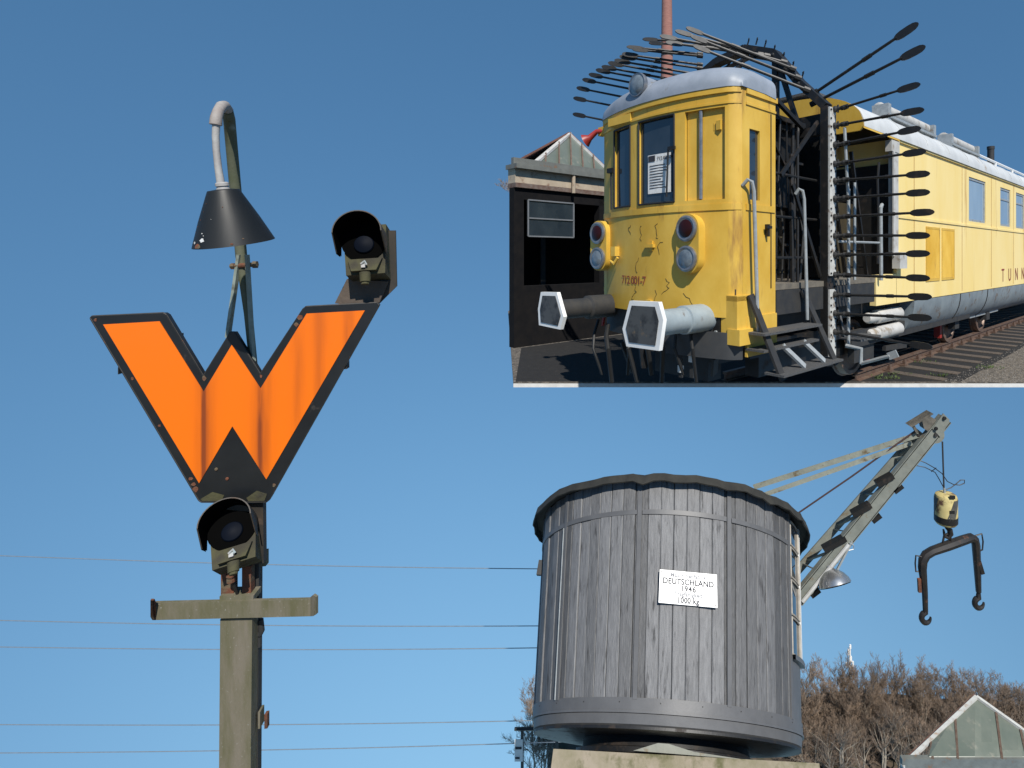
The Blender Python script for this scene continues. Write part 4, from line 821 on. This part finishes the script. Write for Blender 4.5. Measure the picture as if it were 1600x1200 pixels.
# head
part('head_plate', MB().prism([w(1457,670,-.012), w(1474,646,-.012), w(1484,656,-.012), w(1470,684,-.012)], (0,.012,0)), M_boom, bo)
sv = part('sheave', MB().lathe(w(1463, 680, .04), (0,1,0), [(0,.05),(.002,.098),(.012,.102),(.022,.088),(.030,.088),(.042,.102),(.05,.098),(.052,.05)], 28), M_boom, bo); part('axle', MB().lathe(w(1463,680,-.02), (0,1,0), [(0,.022),(.12,.022)], 10), M_dark, sv)
for X, Y in ((1475, 653), (1462, 669), (1434, 680)): part('bolt', MB().lathe(w(X, Y, -.014), (0,-1,0), [(0,.020),(.02,.020),(.022,.01)], 6), M_black, bo)
part('limit_switch', MB().prism([w(1422,666,.0), w(1456,645,.0), w(1459,647,.0), w(1425,668,.0)], (0,.12,0)).prism([w(1441,658,-.005), w(1453,650,-.005), w(1463,656,-.005), w(1450,674,-.005), w(1444,670,-.005)], (0,.10,0)).bar(w(1427,666,.04), w(1433,676,.04), .03,.03), mat('weathered dark fitting', (.06,.055,.045), (.14,.125,.10), .7, scale=14), bo)
st1 = thing('stay_bar', WRLD, w(1200, 757, .5), 'upper pale flat stay bar from hut roof to boom head', 'stay bar', 'stay bars of the crane')
part('bar', MB().bar(w(1178, 761, .75), w(1436, 679, .06), .02, 8*pw, (0,0,1)), M_lichen, st1)
st2 = thing('stay_bar', WRLD, w(1200, 770, .5), 'lower pale flat stay bar from hut roof to boom head', 'stay bar', 'stay bars of the crane')
part('bar', MB().bar(w(1180, 778, .55), w(1425, 692, .10), .02, 6.5*pw, (0,0,1)), M_lichen, st2)
solo('hoist_cable', MB().tube([w(1238, 808, .5), w(1330, 745, .3), w(1432, 672, .06)], .010, 6), mat('rusty wire rope', (.085,.04,.035), (.05,.03,.028), .7, scale=40), WRLD, tuple(w(1240, 806, .5)), 'dark red hoist cable running from the hut to the boom head', 'cable')
solo('hoist_rope', MB().tube([w(1472.5, 690), w(1475, 766)], .009, 6), M_dark, WRLD, tuple(w(1475, 766)), 'dark rope hanging from the sheave down to the counterweight', 'rope')
solo('limit_wire', MB().tube([w(1436,719,.02), w(1446,723), w(1460,731), w(1472,740), w(1480,752), w(1490,757), w(1500,758), w(1507,755), w(1507,750), w(1501,750), w(1494,756), w(1486,762), w(1478,765)], .0055, 5).tube([w(1430,727,.02), w(1445,730), w(1461,738), w(1467,748), w(1474,761)], .0055, 5).tube([w(1463,731), w(1455,737)], .005, 5), M_black, WRLD, tuple(w(1436,719)), 'thin bent black wire arm looped around the hoist rope', 'wire')
cw = thing('hook_weight', WRLD, w(1478, 818), 'worn yellow and black cylindrical hook weight on the hoist rope', 'hook weight')
M_weight = mat('worn yellow and black paint', (.55,.46,.20), (.42,.33,.13), .55, scale=5, dirt=(.09,.045,.025), dscale=7, dlo=.50, dhi=.62)
c = w(1478, 794, 0); part('weight', MB().lathe(c - Vector((0,0,25*pw)), (0,0,1), [(0,10*pw),(1*pw,14*pw),(4*pw,16.3*pw),(10*pw,16.7*pw),(10.1*pw,16.7*pw),(42*pw,16.5*pw),(46*pw,15*pw),(48.5*pw,11*pw),(49*pw,3*pw)], 28), M_weight, cw)
stp = MB()
for z0, z1, a0 in ((-24, -8, 0),):
    stp.grid([[Vector((c.x + 16.85*pw*math.cos(R(8*k)), c.y + 16.85*pw*math.sin(R(8*k)), c.z + z*pw)) for k in range(46)] for z in (-20, -15, -10)])
part('black_stripe', stp, M_black, cw)
dg = MB()
for a0 in (-1.75, .35, 2.45):
    dg.grid([[Vector((c.x + 16.85*pw*math.cos(a0 + da + .035*z*.6), c.y + 16.85*pw*math.sin(a0 + da + .035*z*.6), c.z + z*pw)) for da in (0, .25, .5, .75)] for z in range(-14, 19, 4)])
part('black_stripe', dg, mat('grey-black stripe', (.05,.05,.048), (.09,.085,.07), .6, scale=10), cw)
for X, Y in ((1488,777),(1487,800)): part('lug', MB().box(w(X-3,Y+3,-17*pw), w(X+3,Y-3,-14*pw)), M_black, cw)
part('rope_socket', MB().tube([w(1475,762), w(1476,771)], .014, 8), M_steel, cw)
M_hook = mat('dark forged steel', (.012,.011,.011), (.025,.021,.018), .5, .1, scale=10, dirt=(.10,.042,.022), dscale=6, dlo=.62, dhi=.70)
part('hook', MB().tube([w(1479,818), w(1480,824), w(1484,828), w(1485,834), w(1481,840), w(1476,838), w(1475,832), w(1474,827)], [.03,.028,.032,.034,.028,.018,.014,.01], 10), M_hook, cw)
yk = thing('lifting_yoke', WRLD, w(1485, 900), 'black U-shaped lifting yoke with two rusty hooks hanging from the crane', 'lifting yoke')
part('yoke_frame', MB().tube([w(1446, 955, -.02), w(1445, 925, -.02), w(1441, 888, -.02), w(1442, 876, -.015), w(1447, 867, -.01), w(1457, 861, -.005), w(1480, 853, 0), w(1505, 844, .05), w(1517, 840, .08), w(1523, 843, .09), w(1525, 852, .09), w(1527, 885, .09), w(1529, 925, .09)], [.030,.034,.050,.052,.052,.052,.056,.055,.052,.048,.046,.040,.030], 8), M_hook, yk)
part('shackle', MB().tube([w(1474,858), w(1473,848), w(1475,838), w(1480,834), w(1485,837), w(1486,848), w(1485,855)], .012, 8), M_hook, yk)
for (X, Y, d) in ((1446, 962, -.02), (1529, 939, .09)):
    pts = []; rs = []
    for k in range(15):
        a = R(100 + 290 * k / 14 * .92); pts.append(w(X + 1 + 7*math.cos(a), Y + 3 - 8*math.sin(a), d)); rs.append(.032 if k < 9 else .032 - .0035*(k-8))
    part('hook', MB().tube([w(X, Y-12, d)] + pts, [.024] + rs, 10), M_hook, yk)
part('handle', MB().tube([w(1440,870,-.02), w(1431,868,-.02), w(1430,880,-.02), w(1431,893,-.02), w(1441,893,-.02)], .009, 6), M_hook, yk)
part('handle', MB().tube([w(1524,837,.09), w(1534,834,.09), w(1536,846,.09), w(1535,859,.09), w(1526,863,.09)], .009, 6), M_hook, yk)
part('latch', MB().bar(w(1529,876,.07), w(1535,896,.07), .04, .04), M_hook, yk); part('latch', MB().bar(w(1436,904,-.04), w(1437,925,-.04), .03, .035), M_rust, yk)
fl = thing('floodlight', WRLD, w(1304, 890, -.08), 'silver dome floodlight fixed under the crane boom', 'floodlight')
ax = Vector((-.22, .50, .84)).normalized(); cc = w(1305, 914, -.08)
part('reflector', MB().lathe(cc, ax, [(0,.186),(.004,.19),(.05,.176),(.10,.14),(.14,.09),(.165,.045),(.20,.035)], 28), mat('spun aluminium', (.5,.5,.5), (.4,.4,.4), .3, .85, scale=12), fl)
part('guard', MB().lathe(cc - ax*.012, ax, [(0,.15),(.004,.182)], 24), M_dark, fl); part('stem', MB().tube([cc + ax*.18, cc + ax*.26, w(1310, 878, .0)], .016, 6), M_boom, fl)

# glazed gable roof at the right, seen above its eaves
DG = 13.0
def gq(X, Y, d=0): return WRLD.at(X, Y, 1, DG + d)
gb = thing('glazed_roof', WRLD, gq(1525, 1215), 'grey-green glazed gable roof with white barge boards beside the wood', 'roof')
ap_ = gq(1524, 1088, 1.4); gl, grr = gq(1408, 1196, 0), gq(1668, 1190, 0)
xs_ = [gl.x + (grr.x - gl.x) * t for t in (0, .165, .315, .445, .58, .73, .88, 1)]
def topz(x): 
    t = (x - gl.x) / (grr.x - gl.x); ta = .445
    return gl.lerp(ap_, t/ta) if t <= ta else ap_.lerp(grr, (t-ta)/(1-ta))
zb_ = min(gl.z, grr.z); botp = lambda x: Vector((x, DG, gq(1500, 1183).z))
def cross(a, b):                                             # where the verge meets the eaves line
    for _ in range(40):
        m_ = (a + b) / 2
        if topz(m_).z > botp(m_).z: b = m_
        else: a = m_
    return b
for i in range(7):
    a, b = xs_[i], xs_[i+1]
    if topz(a).z < botp(a).z: a = cross(a, b)
    if topz(b).z < botp(b).z: b = cross(b, a)
    pl = [botp(a), botp(b), topz(b), topz(a)]
    if (pl[3] - pl[0]).length < .1: pl = pl[:3]
    elif (pl[2] - pl[1]).length < .1: pl = [pl[0], pl[1], pl[3]]
    part('glass_pane', MB().prism(pl, (0, .01, .01)), M_gglass, gb)
for i in range(1, 7):
    if i == 3: continue
    tp_ = topz(xs_[i]); part('glazing_bar', MB().bar(botp(xs_[i]) + Vector((.08,-.04,-.02)), tp_ + Vector((-.02,-.03,.0)), .05, .06), M_rail, gb)
part('barge_board', MB().bar(gl + Vector((0,-.05,.02)), ap_ + Vector((0,-.05,.03)), .08, .065), M_barge, gb); part('barge_board', MB().bar(ap_ + Vector((0,-.05,.03)), grr + Vector((0,-.05,.02)), .08, .065), M_barge, gb)
part('eaves_flashing', MB().box((gl.x, DG-.06, gq(1500,1215).z), (grr.x, DG+.06, gq(1500,1183).z)), M_lead, gb)
bk_ = ap_ * 1.3; part('roof_slope', MB().prism([gl + Vector((0,.05,0)), ap_ + Vector((0,.05,0)), bk_, gl * 1.3], (0,0,.03)), M_tile, gb); part('roof_slope', MB().prism([grr + Vector((0,.05,0)), ap_ + Vector((0,.05,0)), bk_, grr * 1.3], (0,0,.03)), M_tile, gb)

# railing with a sign at the hut's left
rl = thing('railing', WRLD, WRLD.at(818, 1200, 1, 7.5), 'black railing with a small white notice beside the crane hut', 'railing')
def rq(X, Y, d=0): return WRLD.at(X, Y, 1, 7.5 + d)
part('top_rail', MB().tube([rq(804, 1139), rq(880, 1139)], .022, 6), M_black, rl); part('post', MB().tube([rq(816, 1139), rq(816, 1260)], .022, 6), M_black, rl); part('post', MB().tube([rq(870, 1139), rq(870, 1260)], .022, 6), M_black, rl)
sp = part('notice_board', MB().box(rq(804, 1190, -.03), rq(817, 1155, -.025)), M_white, rl); part('print', MB().box(rq(805, 1171, -.034), rq(815, 1167, -.031)).box(rq(805, 1186, -.034), rq(812, 1183, -.031)), M_ink, sp)

# ---------------------------------------------------------------- the bare wood on the hillside
M_bark = mat('pale winter bark', (.32,.27,.20), (.20,.165,.13), .95, scale=2, rand=.25)
M_twig = mat('reddish winter twigs', (.235,.165,.112), (.165,.122,.088), .95, scale=.6, rand=.22)
M_hill = mat('leaf litter slope', (.12,.085,.06), (.08,.06,.042), 1, scale=.25, dirt=(.035,.04,.018), dscale=.15, dlo=.5, dhi=.62, bump=1, bscale=2)
def grow(seed, height, spread, nstem, twigs, thick=.017, nbs=(8, 7, 7, 6)):
    rnd = random.Random(seed); tk, tw = MB(), MB()
    def branch(p, d, ln, r, lev):
        n = 4 if lev == 0 else 3; pts = [p]; rs = [r]; q_ = p.copy(); dd = d.copy()
        for k in range(n):
            dd = (dd + Vector((rnd.uniform(-1,1), rnd.uniform(-1,1), rnd.uniform(-.3,.8))) * (.14 if lev == 0 else .24)).normalized(); q_ = q_ + dd * ln / n; pts.append(q_.copy()); rs.append(r * (1 - .75 * (k+1) / n) + .006)
        (tk if lev < 2 else tw).tube(pts, rs, 5 if lev == 0 else (4 if lev == 1 else 3), cap=False)
        if lev >= 4: return
        nb = nbs[lev]
        for j in range(nb):
            t = .30 + .70 * (j + rnd.random()) / nb; i = min(n-1, int(t * n)); bp_ = pts[i].lerp(pts[i+1], t*n - i)
            az = rnd.random() * 6.283; tilt = rnd.uniform(.45, 1.0) * spread
            side = Vector((math.cos(az), math.sin(az), 0)); nd = (dd * (1.15 - .3*spread) + side * tilt * 1.15 + Vector((0,0,.12))).normalized()
            branch(bp_, nd, ln * rnd.uniform(.42, .62) * (1 - .25*t) * (1.25 if lev == 0 else 1), max(.012, r * .45 * (1 - .5*t)), lev + 1)
    for k in range(nstem):
        a = rnd.random() * 6.283; branch(Vector((.25*k*math.cos(a), .25*k*math.sin(a), -.5)), Vector((.22*k*math.cos(a), .22*k*math.sin(a), 1)).normalized(), height * rnd.uniform(.55, .68), height * thick, 0)
    return tk.mesh('trunk', M_bark, smooth=60), tw.mesh('crown', M_twig, smooth=60)
M_pbark = mat('pale birch-grey bark', (.36,.31,.24), (.24,.20,.15), .95, scale=2, rand=.2)
kinds = [grow(11, 13, .75, 1, 0), grow(23, 12, .95, 2, 0), grow(37, 14, .62, 2, 0), grow(41, 10, 1.1, 3, 0), grow(59, 12, .8, 1, 0), grow(71, 11, .85, 3, 0, .022, (7, 5, 4, 3)), grow(83, 11, .7, 2, 0, .026, (8, 5, 4, 3))]
def tree(X, Ytop, D, kind, label, group, h0=None, bark=0):
    top = WRLD.at(X, Ytop, 1, D); H = h0 or 13.5; b = top - Vector((0, 0, H))
    r = bpy.data.objects.new('bare_tree', None); col.objects.link(r); sc = H / (13.2, 12.0, 13.6, 10.4, 12.2, 11.2, 11.2)[kind]
    r.location = b; r.scale = (sc, sc, sc); r.rotation_euler = (0, 0, random.random() * 6.283); tag(r, label, 'tree', group)
    for nm, me in zip(('trunk', 'crown'), kinds[kind]):
        o = bpy.data.objects.new(nm, me); col.objects.link(o); o.parent = r
    return r
# skyline of the wood, front to back, standing on the slope
for k in range(12): tree(1268 + k * 27 + random.uniform(-8,8), 1122 + random.uniform(-10, 14), random.uniform(94, 97), random.choice((5,6)), 'slender pale-stemmed tree in front of the wooded slope', 'front row of the wood', random.uniform(8.5, 10.5))
sky_l = [(1262,1028),(1285,1016),(1310,1026),(1345,1042),(1372,1040),(1392,1032),(1425,1034),(1452,1040),(1486,1038),(1510,1052),(1540,1044),(1566,1062),(1590,1076),(1612,1092)]
for X, Y in sky_l: tree(X, Y + random.uniform(-2, 6), random.uniform(112, 120), random.choice((0,1,2,4)), 'bare brown winter tree on the skyline of the wooded slope', 'trees on the skyline of the wood', random.uniform(12.5, 14.5))
for k in range(26): tree(1230 + k * 15.4 + random.uniform(-5,5), 1068 + random.uniform(-14, 16), random.uniform(104, 110), random.choice((0,1,2,4)), 'bare brown winter tree half way down the wooded slope', 'trees inside the wood', random.uniform(12, 14.5))
for k in range(24): tree(1236 + k * 16 + random.uniform(-6,6), 1104 + random.uniform(-16, 18), random.uniform(98, 103), random.choice((5,6,5,6,3,4)), 'bare pale-stemmed tree at the foot of the wooded slope', 'trees at the foot of the wood', random.uniform(10, 12.5), bark=1)
for X, Y, D in ((832,1066,110),(842,1062,112),(852,1068,108),(866,1066,111),(836,1094,101),(850,1098,100),(864,1096,102),(834,1122,97),(848,1124,98)): tree(X, Y, D, random.choice((0,2,4)), 'bare brown winter tree beyond the black railing', 'trees left of the crane hut', random.uniform(11, 13))
hill = []
for i, (Y, D) in enumerate(((1260,92),(1215,97),(1165,104),(1120,112),(1085,119),(1095,126))):
    hill.append([Vector((p.x, D + math.sin(X*.05)*.6, p.z + math.sin(X*.031 + i)*.9 + random.uniform(-.3,.3) - (max(0, X-1490)*.035 if i > 2 else 0))) for X in range(856, 1720, 18) for p in (WRLD.at(X, Y, 1, D),)])
solo('hillside', MB().grid(hill), M_hill, WRLD, (20, 105, -80), kind='structure', smooth=60)
# antenna mast above the trees
an = thing('antenna_mast', WRLD, WRLD.at(1328, 1060, 1, 121), 'white antenna mast rising above the bare trees', 'antenna mast')
def aq(X, Y): return WRLD.at(X, Y, 1, 121)
part('mast', MB().tube([aq(1328, 1085), aq(1328, 1010)], [.35, .18], 8), M_white, an)
for X, Y0, Y1 in ((1326,1015,1024),(1330,1026,1034),(1333,1034,1042),(1323,1036,1043),(1329,1008,1014)): part('antenna_panel', MB().box(aq(X-1.2, Y1), aq(X+1.2, Y0) + Vector((0,.3,0))), M_white, an)
# trees behind the shed
for X, Y in ((846,222),(856,228),(866,236),(880,244)): tree(X, Y, 66 + random.uniform(-2,2), random.choice((1,3,4)), 'bare brown tree showing over the shed roof', 'trees behind the shed', 11)
bpy.context.view_layer.update()
for o in list(bpy.data.objects):
    if 'base' in o.keys(): del o['base']
